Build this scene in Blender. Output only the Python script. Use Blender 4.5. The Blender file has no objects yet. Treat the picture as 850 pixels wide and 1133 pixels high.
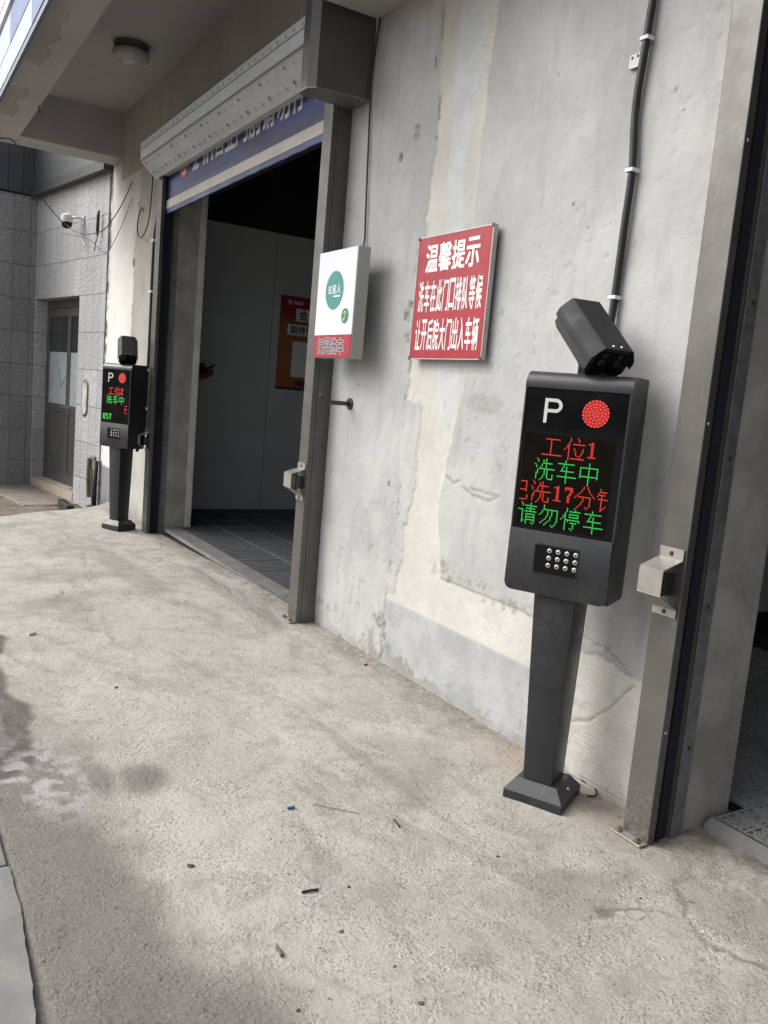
import bpy, bmesh, math, random
import numpy as np
from mathutils import Vector, Matrix

random.seed(7)
rng = np.random.default_rng(11)
sc = bpy.context.scene
col = sc.collection

# ------------------------------------------------------------------ camera
camd = bpy.data.cameras.new('camera')
cam = bpy.data.objects.new('camera', camd); col.objects.link(cam)
camd.sensor_fit = 'HORIZONTAL'; camd.sensor_width = 36.0; camd.lens = 36.0 * 927 / 850
camd.clip_start = 0.05; camd.clip_end = 500
def _cam_axes():
    P = np.array([425, 566.5]); f = 927.
    d = lambda p: np.array([p[0] - P[0], -(p[1] - P[1]), -f])
    up = -d((-157, 7240)); up /= np.linalg.norm(up)
    if up[1] < 0: up = -up
    fx = -d((-140, 388)); fx -= up * fx.dot(up); fx /= np.linalg.norm(fx)
    return np.stack([fx, np.cross(up, fx), up])
R = _cam_axes()
cam.matrix_world = Matrix([list(R[i]) + [(0.0, -2.464, 1.5)[i]] for i in range(3)] + [[0, 0, 0, 1]])
sc.camera = cam

# ------------------------------------------------------------------ light
SUN_EL, SUN_AZ = math.radians(46), math.radians(228)      # azimuth of the sun's position, from +X counter-clockwise
world = bpy.data.worlds.new('World'); sc.world = world
world.use_nodes = True
wn = world.node_tree; wn.nodes.clear()
wo = wn.nodes.new('ShaderNodeOutputWorld'); bg = wn.nodes.new('ShaderNodeBackground')
sky = wn.nodes.new('ShaderNodeTexSky'); sky.sky_type = 'NISHITA'; sky.sun_disc = False
sky.sun_elevation = SUN_EL; sky.sun_rotation = math.pi / 2 - SUN_AZ
sky.air_density = 1.0; sky.dust_density = 6.0; sky.ozone_density = 1.0
hs = wn.nodes.new('ShaderNodeHueSaturation'); hs.inputs['Saturation'].default_value = 0.30
wn.links.new(sky.outputs[0], hs.inputs['Color']); wn.links.new(hs.outputs[0], bg.inputs[0])
wn.links.new(bg.outputs[0], wo.inputs[0]); bg.inputs[1].default_value = 0.15
sd = bpy.data.lights.new('sun', 'SUN'); sd.energy = 1.3; sd.angle = math.radians(60); sd.color = (1, 0.985, 0.96)
sun = bpy.data.objects.new('sun', sd); col.objects.link(sun)
sv = Vector((math.cos(SUN_EL) * math.cos(SUN_AZ), math.cos(SUN_EL) * math.sin(SUN_AZ), math.sin(SUN_EL)))
sun.rotation_euler = sv.to_track_quat('Z', 'Y').to_euler()
sc.view_settings.view_transform = 'Standard'; sc.view_settings.look = 'None'
sc.view_settings.gamma = 1.0; sc.view_settings.use_curve_mapping = False
sc.view_settings.exposure = 0.70
sc.render.engine = 'CYCLES'
sc.cycles.max_bounces = 8; sc.cycles.diffuse_bounces = 5; sc.cycles.use_denoising = True

# ------------------------------------------------------------------ helpers: objects
def tag(o, label=None, cat=None, group=None, kind=None):
    if label: o['label'] = label
    if cat: o['category'] = cat
    if group: o['group'] = group
    if kind: o['kind'] = kind
    return o
def thing(name, loc, label, cat, group=None, rz=0.0):
    o = bpy.data.objects.new(name, None); col.objects.link(o)
    o.location = loc; o.rotation_euler = (0, 0, rz); o.empty_display_size = 0.1
    return tag(o, label, cat, group)
def obj(name, bm, mat, parent=None, smooth=False, label=None):
    if isinstance(bm, bpy.types.Mesh): me = bm
    else:
        bmesh.ops.recalc_face_normals(bm, faces=bm.faces)
        me = bpy.data.meshes.new(name); bm.to_mesh(me); bm.free()
    me.name = name
    me.materials.clear()
    for m in (mat if isinstance(mat, (list, tuple)) else [mat]): me.materials.append(m)
    if smooth is True:
        for p in me.polygons: p.use_smooth = True
    elif smooth:
        me.shade_smooth() if False else None
        for p in me.polygons: p.use_smooth = True
        me.set_sharp_from_angle(angle=math.radians(smooth))
    o = bpy.data.objects.new(name, me); col.objects.link(o)
    if parent is not None: o.parent = parent
    if label: o['label'] = label
    return o
B = bmesh.new
def box(bm, x0, x1, y0, y1, z0, z1, bev=0.0, seg=2, M=None):
    vs = [bm.verts.new((x, y, z)) for x in (x0, x1) for y in (y0, y1) for z in (z0, z1)]
    fs = [bm.faces.new([vs[i] for i in q]) for q in
          ((0, 1, 3, 2), (4, 6, 7, 5), (0, 4, 5, 1), (2, 3, 7, 6), (0, 2, 6, 4), (1, 5, 7, 3))]
    if bev > 0:
        es = list({e for f in fs for e in f.edges})
        r = bmesh.ops.bevel(bm, geom=es, offset=bev, segments=seg, profile=0.5, affect='EDGES')
        vs = list({v for f in r['faces'] for v in f.verts} | {v for v in vs if v.is_valid})
    if M is not None: bmesh.ops.transform(bm, matrix=M, verts=[v for v in vs if v.is_valid])
    return bm
def bxm(*a, **k): return box(B(), *a, **k)
def hexa(bm, lo, hi):                       # lo/hi: 4 corner points each (same order)
    a = [bm.verts.new(p) for p in lo]; b = [bm.verts.new(p) for p in hi]
    bm.faces.new(a[::-1]); bm.faces.new(b)
    for i in range(4): bm.faces.new((a[i], a[(i + 1) % 4], b[(i + 1) % 4], b[i]))
    return bm
def prism(bm, pts, axis, a, b):             # 2D outline extruded along an axis
    def P(p, t):
        return {'x': (t, p[0], p[1]), 'y': (p[0], t, p[1]), 'z': (p[0], p[1], t)}[axis]
    A = [bm.verts.new(P(p, a)) for p in pts]; Bv = [bm.verts.new(P(p, b)) for p in pts]
    bm.faces.new(A); bm.faces.new(Bv[::-1]); n = len(pts)
    for i in range(n): bm.faces.new((A[i], Bv[i], Bv[(i + 1) % n], A[(i + 1) % n]))
    return bm
def tube(bm, pts, r, n=8, closed_caps=True):
    pts = [Vector(p) for p in pts]; rings = []
    rr = r if isinstance(r, (list, tuple)) else [r] * len(pts)
    up = Vector((0.13, 0.31, 0.94))
    for i, p in enumerate(pts):
        t = (pts[min(i + 1, len(pts) - 1)] - pts[max(i - 1, 0)]).normalized()
        a = t.cross(up)
        if a.length < 1e-3: a = t.cross(Vector((1, 0, 0)))
        a.normalize(); b = t.cross(a).normalized()
        rings.append([bm.verts.new(p + (a * math.cos(k * 2 * math.pi / n) + b * math.sin(k * 2 * math.pi / n)) * rr[i]) for k in range(n)])
    for i in range(len(rings) - 1):
        for k in range(n): bm.faces.new((rings[i][k], rings[i][(k + 1) % n], rings[i + 1][(k + 1) % n], rings[i + 1][k]))
    if closed_caps: bm.faces.new(rings[0][::-1]); bm.faces.new(rings[-1])
    return bm
def lathe(bm, prof, n=32, M=None):          # (radius, z) profile round the z axis
    rings = []; new = []
    for r, z in prof:
        ring = [bm.verts.new((r * math.cos(2 * math.pi * k / n), r * math.sin(2 * math.pi * k / n), z)) for k in range(n)] if r > 1e-6 else [bm.verts.new((0, 0, z))]
        rings.append(ring); new += ring
    for a, b in zip(rings, rings[1:]):
        for k in range(n):
            q = [a[k % len(a)], a[(k + 1) % len(a)], b[(k + 1) % len(b)], b[k % len(b)]]
            q = list(dict.fromkeys(q))
            if len(q) > 2: bm.faces.new(q)
    if M is not None: bmesh.ops.transform(bm, matrix=M, verts=new)
    return bm
def spline(pts, n=8):                       # Catmull-Rom through points
    P = [Vector(p) for p in pts]; P = [P[0] * 2 - P[1]] + P + [P[-1] * 2 - P[-2]]; out = []
    for i in range(1, len(P) - 2):
        for k in range(n):
            t = k / n; a, b, c, d = P[i - 1:i + 3]
            out.append(0.5 * ((2 * b) + (c - a) * t + (2 * a - 5 * b + 4 * c - d) * t * t + (3 * b - a - 3 * c + d) * t ** 3))
    out.append(P[-2]); return out
def yframe(o):                              # local z -> -Y (things fixed to a wall that faces -Y)
    return Matrix.Translation(o) @ Matrix(((1, 0, 0, 0), (0, 0, -1, 0), (0, 1, 0, 0), (0, 0, 0, 1)))

# text: built-in font outlines, each glyph fitted into its cell
_glyph = {}
def glyph_mesh(ch, bold):
    k = (ch, bold)
    if k not in _glyph:
        cu = bpy.data.curves.new('glyph', 'FONT'); cu.body = ch; cu.offset = bold; cu.resolution_u = 3
        o = bpy.data.objects.new('glyph', cu); col.objects.link(o)
        dg = bpy.context.evaluated_depsgraph_get(); dg.update()
        me = bpy.data.meshes.new_from_object(o.evaluated_get(dg))
        co = np.empty(len(me.vertices) * 3); me.vertices.foreach_get('co', co); co = co.reshape(-1, 3)[:, :2]
        fs = [list(p.vertices) for p in me.polygons]
        bpy.data.objects.remove(o); bpy.data.curves.remove(cu); bpy.data.meshes.remove(me)
        _glyph[k] = (co, fs)
    return _glyph[k]
def put_text(bm, txt, x0, x1, z0, z1, y, bold=0.0, axis='xz', gap=0.06, widths=None, grow=0.0, thick=0.0):
    """letters on a board: x along the board, z up, y = plane (towards -Y)."""
    w = widths or [1.0] * len(txt); tot = sum(w); x = x0
    for ch, cw in zip(txt, w):
        cx = (x1 - x0) * cw / tot
        if ch != ' ':
            co, fs = glyph_mesh(ch, 0.0)
            lo, hi = co.min(0), co.max(0); g = cx * gap
            s = (co - lo) / np.maximum(hi - lo, 1e-6)
            zz0, zz1 = z0, z1
            if ch in '一': zz0, zz1 = (z0 + z1) / 2 - .05 * (z1 - z0), (z0 + z1) / 2 + .05 * (z1 - z0)
            X = x + g - grow + s[:, 0] * (cx - 2 * g + 2 * grow); Z = zz0 - grow + s[:, 1] * (zz1 - zz0 + 2 * grow)
            dx, dz = bold * cx, bold * (zz1 - zz0) * .8
            stamps = [(0, 0)] if bold <= 0 else [(-dx, -dz), (dx, -dz), (dx, dz), (-dx, dz)]
            for k, (ox, oz) in enumerate(stamps):
                vs = [bm.verts.new((a + ox, y - k * .00006, b + oz)) for a, b in zip(X, Z)]
                for f in fs:
                    try: bm.faces.new([vs[i] for i in f])
                    except ValueError: pass
        x += cx
    return bm

# ------------------------------------------------------------------ helpers: noise and node materials
def vnoise(x, y, seed=0, octaves=4, rough=0.5):
    x = np.asarray(x, float); y = np.asarray(y, float); out = np.zeros(np.broadcast(x, y).shape); amp = 1.0; tot = 0.0
    for o in range(octaves):
        tab = np.random.default_rng(seed * 31 + o).random((256, 256)) * 2 - 1
        xi = np.floor(x).astype(int); yi = np.floor(y).astype(int); fx = x - xi; fy = y - yi
        fx = fx * fx * (3 - 2 * fx); fy = fy * fy * (3 - 2 * fy)
        g = lambda i, j: tab[i & 255, j & 255]
        v = (g(xi, yi) * (1 - fx) + g(xi + 1, yi) * fx) * (1 - fy) + (g(xi, yi + 1) * (1 - fx) + g(xi + 1, yi + 1) * fx) * fy
        out = out + v * amp; tot += amp; amp *= rough; x = x * 2.03 + 17.1; y = y * 2.03 + 5.3
    return out / tot
def sstep(a, b, x):
    t = np.clip((x - a) / (b - a), 0, 1); return t * t * (3 - 2 * t)

class NT:
    def __init__(s, name):
        s.m = bpy.data.materials.new(name); s.m.use_nodes = True; s.t = s.m.node_tree
        s.t.nodes.clear(); s.out = s.t.nodes.new('ShaderNodeOutputMaterial')
        s.p = s.t.nodes.new('ShaderNodeBsdfPrincipled'); s.t.links.new(s.p.outputs[0], s.out.inputs[0]); s._co = None
    def link(s, a, b):
        if isinstance(a, (int, float)): b.default_value = a
        elif isinstance(a, (tuple, list)): b.default_value = tuple(a) + ((1,) if len(a) == 3 and len(b.default_value) == 4 else ())
        else: s.t.links.new(a, b)
    def co(s):
        if s._co is None: s._co = s.t.nodes.new('ShaderNodeTexCoord').outputs['Object']
        return s._co
    def xyz(s):
        n = s.t.nodes.new('ShaderNodeSeparateXYZ'); s.link(s.co(), n.inputs[0]); return n.outputs
    def scaled(s, v):
        n = s.t.nodes.new('ShaderNodeMapping'); s.link(s.co(), n.inputs[0]); n.inputs['Scale'].default_value = v; return n.outputs[0]
    def noise(s, scale, detail=4, rough=0.55, vec=None, dist=0.0):
        n = s.t.nodes.new('ShaderNodeTexNoise'); s.link(vec or s.co(), n.inputs['Vector'])
        n.inputs['Scale'].default_value = scale; n.inputs['Detail'].default_value = detail
        n.inputs['Roughness'].default_value = rough; n.inputs['Distortion'].default_value = dist; return n.outputs[0]
    def voro(s, scale, feature='F1', out=0, vec=None, rnd=1.0):
        n = s.t.nodes.new('ShaderNodeTexVoronoi'); n.feature = feature; s.link(vec or s.co(), n.inputs['Vector'])
        n.inputs['Scale'].default_value = scale; n.inputs['Randomness'].default_value = rnd; return n.outputs[out]
    def math(s, op, a, b=0.0, clamp=False):
        n = s.t.nodes.new('ShaderNodeMath'); n.operation = op; n.use_clamp = clamp
        s.link(a, n.inputs[0]); s.link(b, n.inputs[1]); return n.outputs[0]
    def ramp(s, x, a, b, lo=0.0, hi=1.0):
        n = s.t.nodes.new('ShaderNodeMapRange'); n.interpolation_type = 'SMOOTHSTEP'
        s.link(x, n.inputs[0])
        for i, v in enumerate((a, b, lo, hi)): n.inputs[i + 1].default_value = v
        return n.outputs[0]
    def mix(s, f, a, b, mode='MIX'):
        n = s.t.nodes.new('ShaderNodeMix'); n.data_type = 'RGBA'; n.blend_type = mode; n.clamp_factor = True
        s.link(f, n.inputs[0]); s.link(a, n.inputs[6]); s.link(b, n.inputs[7]); return n.outputs[2]
    def attr(s, name):
        n = s.t.nodes.new('ShaderNodeAttribute'); n.attribute_name = name
        q = s.t.nodes.new('ShaderNodeSeparateColor'); s.link(n.outputs['Color'], q.inputs[0]); return q.outputs[0], q.outputs[1], q.outputs[2], n.outputs['Alpha']
    def bump(s, h, strength=0.3, dist=0.01):
        n = s.t.nodes.new('ShaderNodeBump'); n.inputs['Strength'].default_value = strength; n.inputs['Distance'].default_value = dist
        s.link(h, n.inputs['Height']); s.link(n.outputs[0], s.p.inputs['Normal'])
    def set(s, color=None, rough=None, metal=None, spec=None, emit=None, estr=None, coat=None):
        for v, k in ((color, 'Base Color'), (rough, 'Roughness'), (metal, 'Metallic'), (spec, 'Specular IOR Level'),
                     (emit, 'Emission Color'), (estr, 'Emission Strength'), (coat, 'Coat Weight')):
            if v is not None: s.link(v, s.p.inputs[k])
        return s.m

def worn(name, c, rough=0.5, metal=0.0, var=0.12, scale=6.0, bump=0.05, bscale=150, spec=0.5, dust=0.0, coat=None, splash=0.0):
    """painted or metal surface with uneven tone, dust and fine grain."""
    n = NT(name); f = n.noise(scale, 6, 0.65)
    c2 = tuple(min(1, x * (1 + var)) for x in c); c1 = tuple(x * (1 - var) for x in c)
    cc = n.mix(n.ramp(f, .3, .7), c1, c2)
    if dust: cc = n.mix(n.math('MULTIPLY', n.ramp(n.noise(scale * 2.3, 8, .75), .48, .75), dust), cc, (.36, .34, .31))
    if splash:
        z = n.xyz()[2]; sp = n.math('MULTIPLY', n.ramp(n.math('ADD', z, n.math('MULTIPLY', n.noise(5, 5, .7), -.45)), .16, -.24), n.ramp(n.noise(55, 5, .75), .42, .62))
        cc = n.mix(n.math('MULTIPLY', sp, splash), cc, (.33, .31, .275))
        scr_ = n.math('MULTIPLY', n.ramp(n.noise(9, 5, .7, vec=n.scaled((7, 7, .5))), .60, .72), .18); cc = n.mix(scr_, cc, (.34, .33, .31))
    rr = n.ramp(n.noise(scale * 3, 5, .6), .3, .7, max(rough - .08, .02), min(rough + .08, 1))
    n.bump(n.noise(bscale, 3, .6), bump, .002)
    return n.set(cc, rr, metal, spec, coat=coat)
def flat(name, c, rough=0.6, **k):
    return worn(name, c, rough, var=k.pop('var', .06), **k)
def emissive(name, c, e, strength, rough=.4):
    n = NT(name); return n.set(c, rough, emit=e, estr=strength)
def plaster(name, c1, c2, spots=(.12, .11, .10), scale=2.2, spot_amt=.5, streak=True, bump=.35, rough=.9):
    n = NT(name)
    cc = n.mix(n.ramp(n.noise(scale, 7, .62, dist=.4), .32, .68), c1, c2)
    if streak:
        st = n.noise(3.0, 6, .6, vec=n.scaled((3.5, 3.5, .35)))
        cc = n.mix(n.math('MULTIPLY', n.ramp(st, .5, .75), .35), cc, tuple(x * .62 for x in c1))
    sp = n.ramp(n.noise(28, 4, .7), .68, .76)
    cc = n.mix(n.math('MULTIPLY', sp, spot_amt), cc, spots)
    h = n.math('ADD', n.math('MULTIPLY', n.noise(14, 8, .7), .7), n.math('MULTIPLY', n.noise(120, 3, .6), .3))
    n.bump(h, bump, .006)
    return n.set(cc, rough, spec=.25)

M = {}
M['alu'] = worn('brown_grey_aluminium', (.11, .107, .098), .42, .4, .14, 3, .04, 300, dust=.16, splash=.32)
M['alu_dark'] = worn('dark_rail_metal', (.075, .072, .068), .4, .7, .1, 3)
M['rubber'] = worn('black_rubber', (.012, .013, .016), .55, 0, .2, 4)
M['brush'] = worn('navy_brush_seal', (.008, .011, .02), .9, 0, .2, 4)
M['kiosk'] = worn('charcoal_powder_coat', (.019, .0205, .023), .40, 0, .16, 3, .12, 420, dust=.08)
M['hood'] = worn('camera_hood_paint', (.016, .0175, .020), .62, 0, .1, 3, .06, 420, spec=.3)
M['kiosk_dark'] = worn('black_powder_coat', (.012, .013, .014), .45, 0, .12, 4, .1, 400)
M['glass_black'] = worn('black_acrylic', (.005, .005, .006), .07, 0, .1, 3, .0, 100, spec=.3)
M['led_board'] = worn('led_board_dark', (.006, .004, .003), .25, 0, .1, 3, spec=.1)
M['white_letter'] = flat('white_letter', (.62, .62, .62), .4)
M['led_red'] = emissive('led_red', (.3, .02, .01), (1, .045, .022), .42)
M['led_green'] = emissive('led_green', (.02, .3, .06), (.05, 1, .12), .28)
M['lamp_red'] = emissive('lamp_red_glow', (.25, .01, .01), (.75, .006, .004), .16)
M['lamp_red_dot'] = emissive('lamp_red_dot', (.4, .05, .04), (1, .10, .07), .75)
M['lens_clear'] = flat('clear_led_lens', (.55, .55, .52), .12)
M['lens_ring'] = worn('lens_ring', (.10, .10, .10), .25, .6)
M['chrome'] = worn('steel', (.5, .5, .5), .3, .9, .1, 8)
M['cable'] = worn('black_cable', (.012, .013, .015), .5, 0, .1, 6)
M['clip'] = flat('white_clip', (.72, .72, .70), .5)
M['zinc'] = worn('zinc_plate', (.3, .3, .29), .5, .6, .2, 8, dust=.3)
M['board_red'] = worn('red_board', (.33, .007, .018), .42, 0, .08, 4, .02)
M['board_white'] = worn('white_print', (.74, .75, .78), .45, 0, .04, 4, .02)
M['board_edge'] = worn('board_edge', (.45, .45, .43), .45, .5, .1, 8)
M['ink'] = flat('dark_ink', (.015, .016, .03), .5)
M['teal'] = flat('teal_print', (.035, .24, .21), .45)
M['green_ink'] = flat('green_print', (.02, .20, .06), .45)
M['white_ink'] = flat('white_print_ink', (.78, .78, .78), .5)
M['lightbox'] = worn('light_box_metal', (.36, .36, .33), .45, .3, .08, 4, dust=.1)
M['white_metal'] = worn('white_slat_steel', (.50, .53, .53), .5, .05, .08, 3, .05, dust=.25)
M['slot'] = flat('slot_black', (.02, .02, .02), .8)
M['ceil'] = plaster('canopy_plaster', (.31, .305, .295), (.36, .355, .345), scale=.8, streak=False, spot_amt=.15, bump=.15)
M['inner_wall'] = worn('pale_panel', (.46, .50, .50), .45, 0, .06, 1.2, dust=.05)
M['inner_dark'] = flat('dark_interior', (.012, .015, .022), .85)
M['floor_dark'] = worn('dark_floor', (.035, .036, .038), .7, 0, .2, 3)
M['mat'] = worn('grey_plastic_grating', (.30, .30, .295), .45, 0, .15, 5)
M['mat_dark'] = worn('dark_plastic_grating', (.06, .064, .072), .5, 0, .2, 5)
M['grille'] = worn('galvanised_grille', (.27, .27, .26), .5, .5, .2, 6, dust=.3)
M['door_metal'] = worn('grey_door_metal', (.13, .13, .125), .42, .4, .12, 3, dust=.1)
M['door_glass'] = worn('dark_door_glass', (.03, .034, .034), .08, 0, .1, 2)
M['frost'] = worn('frosted_film', (.42, .47, .48), .35, 0, .12, 5)
M['step_stone'] = worn('beige_step_stone', (.42, .36, .29), .7, 0, .14, 5, .2, 60)
M['cctv'] = flat('white_camera_shell', (.66, .66, .63), .4)
M['rust'] = worn('rusty_pipe', (.16, .12, .08), .8, .1, .35, 20, .3, 60)
M['lamp_glass'] = worn('opal_glass', (.30, .30, .285), .3, 0, .1, 6, dust=.2)
M['lamp_base'] = worn('grey_lamp_base', (.09, .09, .095), .5, .2, .2, 10)
M['stone_dark'] = worn('dark_pebble', (.05, .047, .042), .8, 0, .3, 30, .4, 80)
M['blue_bit'] = flat('blue_plastic', (.03, .12, .35), .4)
M['straw'] = flat('dry_straw', (.22, .18, .11), .8)
M['paper'] = flat('white_scrap', (.7, .7, .68), .8)
M['leaf'] = flat('dry_leaf', (.09, .075, .05), .8)

# granite slabs with thin joints (courses 0.475 m, slabs 0.24 m), fits an object whose local x runs along the wall
def tile_mat(name, c, bump):
    n = NT(name); x, y, z = n.xyz()
    zz = n.math('FRACT', n.math('DIVIDE', n.math('ADD', z, 2.0 * .475 - .075), .475))
    row = n.math('FLOOR', n.math('DIVIDE', n.math('ADD', z, 2.0 * .475 - .075), .475))
    xx = n.math('FRACT', n.math('DIVIDE', n.math('ADD', x, 10.0), .24))
    jz = n.math('LESS_THAN', zz, .018); jx = n.math('LESS_THAN', xx, .034)
    j = n.math('MAXIMUM', jz, n.math('MULTIPLY', jx, .8))
    speck = n.noise(38, 4, .8); big = n.noise(1.3, 4, .6); rock = n.noise(13, 6, .62, dist=.5)
    cc = n.mix(n.ramp(speck, .35, .65), tuple(v * .62 for v in c), tuple(min(1, v * 1.35) for v in c))
    cc = n.mix(n.math('MULTIPLY', n.ramp(big, .35, .7), .4), cc, tuple(v * .7 for v in c))
    cell = n.t.nodes.new('ShaderNodeCombineXYZ')
    n.link(n.math('FLOOR', n.math('DIVIDE', n.math('ADD', x, 10.0), .24)), cell.inputs[0]); n.link(row, cell.inputs[1])
    wn_ = n.t.nodes.new('ShaderNodeTexWhiteNoise'); n.link(cell.outputs[0], wn_.inputs['Vector'])
    cc = n.mix(n.math('MULTIPLY', wn_.outputs['Value'], .42), cc, tuple(v * .55 for v in c))
    cc = n.mix(n.math('MULTIPLY', j, .8), cc, (.07, .07, .07))
    h = n.math('SUBTRACT', n.math('MULTIPLY', rock, 1.6), n.math('MULTIPLY', j, .9))
    n.bump(h, bump, .03)
    return n.set(cc, .75, spec=.35)
M['tile_rough'] = tile_mat('rough_granite_slabs', (.32, .325, .335), 1.0)
M['tile_fine'] = tile_mat('fine_granite_slabs', (.46, .465, .475), .5)

def cladding(name, c, pitch):
    n = NT(name); x, y, z = n.xyz()
    f = n.math('FRACT', n.math('DIVIDE', n.math('ADD', x, 20.0), pitch))
    j = n.math('LESS_THAN', f, .10)
    cc = n.mix(n.math('MULTIPLY', j, .6), n.mix(n.ramp(n.noise(2, 4, .6, vec=n.scaled((6, 1, .5))), .3, .7), tuple(v * .85 for v in c), c), tuple(v * .35 for v in c))
    n.bump(n.math('SUBTRACT', 1.0, j), .6, .02)
    return n.set(cc, .45, .5)
M['clad_dark'] = cladding('dark_metal_cladding', (.085, .09, .10), .20)
M['clad_light'] = cladding('grey_ribbed_cladding', (.15, .16, .165), .11)

# ------------------------------------------------------------------ ground
def ground_h(X, Y):
    near = -.07 * sstep(-5.2, -8.2, X) + .026 * sstep(-2.6, -1.6, X) * sstep(-.05, .12, Y)
    near = near + .006 * vnoise(X * 1.3, Y * 1.3, 3, 3) + .0045 * vnoise(X * 6, Y * 6, 4, 4)
    xe = np.interp(Y, [-6, -2.4, -1.34, -.63, -.2, .1], [-8.4, -8.7, -9.40, -9.85, -10.15, -10.6]) + .12 * vnoise(Y * 2.2, X * .3, 9, 3)
    drop = sstep(0.10, -.35, X - xe)
    low = -.30 + .015 * vnoise(X * 3, Y * 3, 5, 4)
    h = near * (1 - drop) + low * drop
    h = h - .022 * sstep(-2.100, -2.118, Y) * (X > -4.2)      # bed of the kerb slabs
    return h, drop
def axis_vals(parts):
    v = np.concatenate([np.linspace(a, b, n, endpoint=False) for a, b, n in parts] + [[parts[-1][1]]]); return v
gx = axis_vals([(-60, -16, 12), (-16, -10.8, 60), (-10.8, -5.0, 300), (-5.0, -.2, 400), (-.2, 4, 50), (4, 60, 12)])
gy = axis_vals([(-60, -6, 10), (-6, -2.5, 30), (-2.5, .42, 250), (.42, 9, 6)])
GX, GY = np.meshgrid(gx, gy, indexing='ij')
GZ, DROP = ground_h(GX, GY)
inside = (GY > .40) | ((GY > .045) & (GX > -8.30) & (GX < -4.865)); GZ = np.where(inside, np.minimum(GZ, -.16), GZ)
fine = (GX > -10.8) & (GX < 0) & (GY > -2.5) & (GY < .42)
g1 = vnoise(GX * 40, GY * 40, 21, 3, .6); g2 = vnoise(GX * 9, GY * 9, 22, 4)
GZ = GZ + np.where(fine, .0018 * g1, 0)
def grid_mesh(name, X, Y, Z):
    nx, ny = X.shape; co = np.stack([X, Y, Z], -1).reshape(-1, 3)
    i = np.arange(nx * ny).reshape(nx, ny)
    q = np.stack([i[:-1, :-1], i[1:, :-1], i[1:, 1:], i[:-1, 1:]], -1).reshape(-1, 4)
    me = bpy.data.meshes.new(name); me.vertices.add(len(co)); me.vertices.foreach_set('co', co.ravel())
    me.loops.add(q.size); me.loops.foreach_set('vertex_index', q.ravel().astype(np.int32))
    me.polygons.add(len(q)); me.polygons.foreach_set('loop_start', np.arange(0, q.size, 4, dtype=np.int32))
    me.update(); me.validate()
    for p in me.polygons: p.use_smooth = True
    return me
def add_attr(me, name, chans):
    a = me.color_attributes.new(name, 'FLOAT_COLOR', 'POINT')
    a.data.foreach_set('color', np.stack([np.clip(c, 0, 1) for c in chans], -1).reshape(-1, 4).astype(np.float32).ravel())
def blob(X, Y, cx, cy, rx, ry, seed, amp=.35, soft=.25, fr=6):
    d = np.sqrt(((X - cx) / rx) ** 2 + ((Y - cy) / ry) ** 2) + amp * vnoise(X * fr, Y * fr, seed, 4)
    return sstep(1 + soft, 1 - soft, d)
# asphalt patch at the street side, pale scale beside it, damp spots, grime by the walls
edge = np.interp(GX, [-9, -5.4, -4.9, -4.2, -3.72, -3.3, -3.1, -2.6, -1.6], [-2.3, -2.2, -1.85, -1.93, -1.87, -1.90, -2.06, -2.14, -2.3])
asph = sstep(.02, -.02, GY - edge + .05 * vnoise(GX * 5, GY * 5, 31, 4)) * (GX < -2.9)
shade = sstep(.22, -.12, GY - np.interp(GX, [-4, -3.2, -2.6, -2, -1.4, -.8], [-2.0, -1.88, -1.80, -1.72, -1.62, -1.55]) + .22 * vnoise(GX * 3, GY * 3, 32, 5)) * sstep(-4.2, -3.2, GX)  # broad darker shade at the lower left, painted into the ground colour
wet = np.maximum.reduce([blob(GX, GY, -2.965, -1.60, .13, .085, 41, .3, .45), .9 * blob(GX, GY, -3.03, -1.74, .16, .05, 42, .4, .5), .35 * blob(GX, GY, -1.75, -1.92, .16, .09, 43, .9),
                         .4 * blob(GX, GY, -6.6, -.75, .9, .14, 44, .5), .45 * blob(GX, GY, -5.6, -.25, .9, .10, 45, .5), .40 * blob(GX, GY, -1.35, -.2, .35, .10, 46, .5), .35 * blob(GX, GY, -5.2, -1.4, .5, .1, 48, .6),
                         .35 * blob(GX, GY, -1.75, -.62, .12, .22, 49, .6)])
pale = np.maximum(blob(GX, GY, -3.1, -1.93, .28, .15, 51, .45, .5, 14) * sstep(-.2, .25, vnoise(GX * 18, GY * 18, 52, 4)), .25 * blob(GX, GY, -3.75, -2.02, .3, .03, 53, .5))
grime = np.clip(sstep(-.20, -.02, GY + .10 * vnoise(GX * 5, GY * 5, 61, 4)) * .8 * (GX > -10) + .9 * sstep(.02, .2, GY), 0, 1)
sand = sstep(-.30, -.12, GY + .08 * vnoise(GX * 7, GY * 7, 62, 4)) * sstep(-2.9, -2.6, GX) * sstep(-1.7, -1.95, GX)
def gline(pts, w, seed):
    m = np.zeros_like(GX); P = np.array(pts)
    wx_ = GX + .05 * vnoise(GX * 9, GY * 9, seed, 4); wy_ = GY + .05 * vnoise(GX * 9 + 7, GY * 9, seed + 1, 4)
    for a, b in zip(P[:-1], P[1:]):
        d = b - a; tt = np.clip(((wx_ - a[0]) * d[0] + (wy_ - a[1]) * d[1]) / d.dot(d), 0, 1)
        m = np.maximum(m, sstep(w * 1.8, w * .4, np.hypot(wx_ - a[0] - tt * d[0], wy_ - a[1] - tt * d[1])))
    return m
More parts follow.
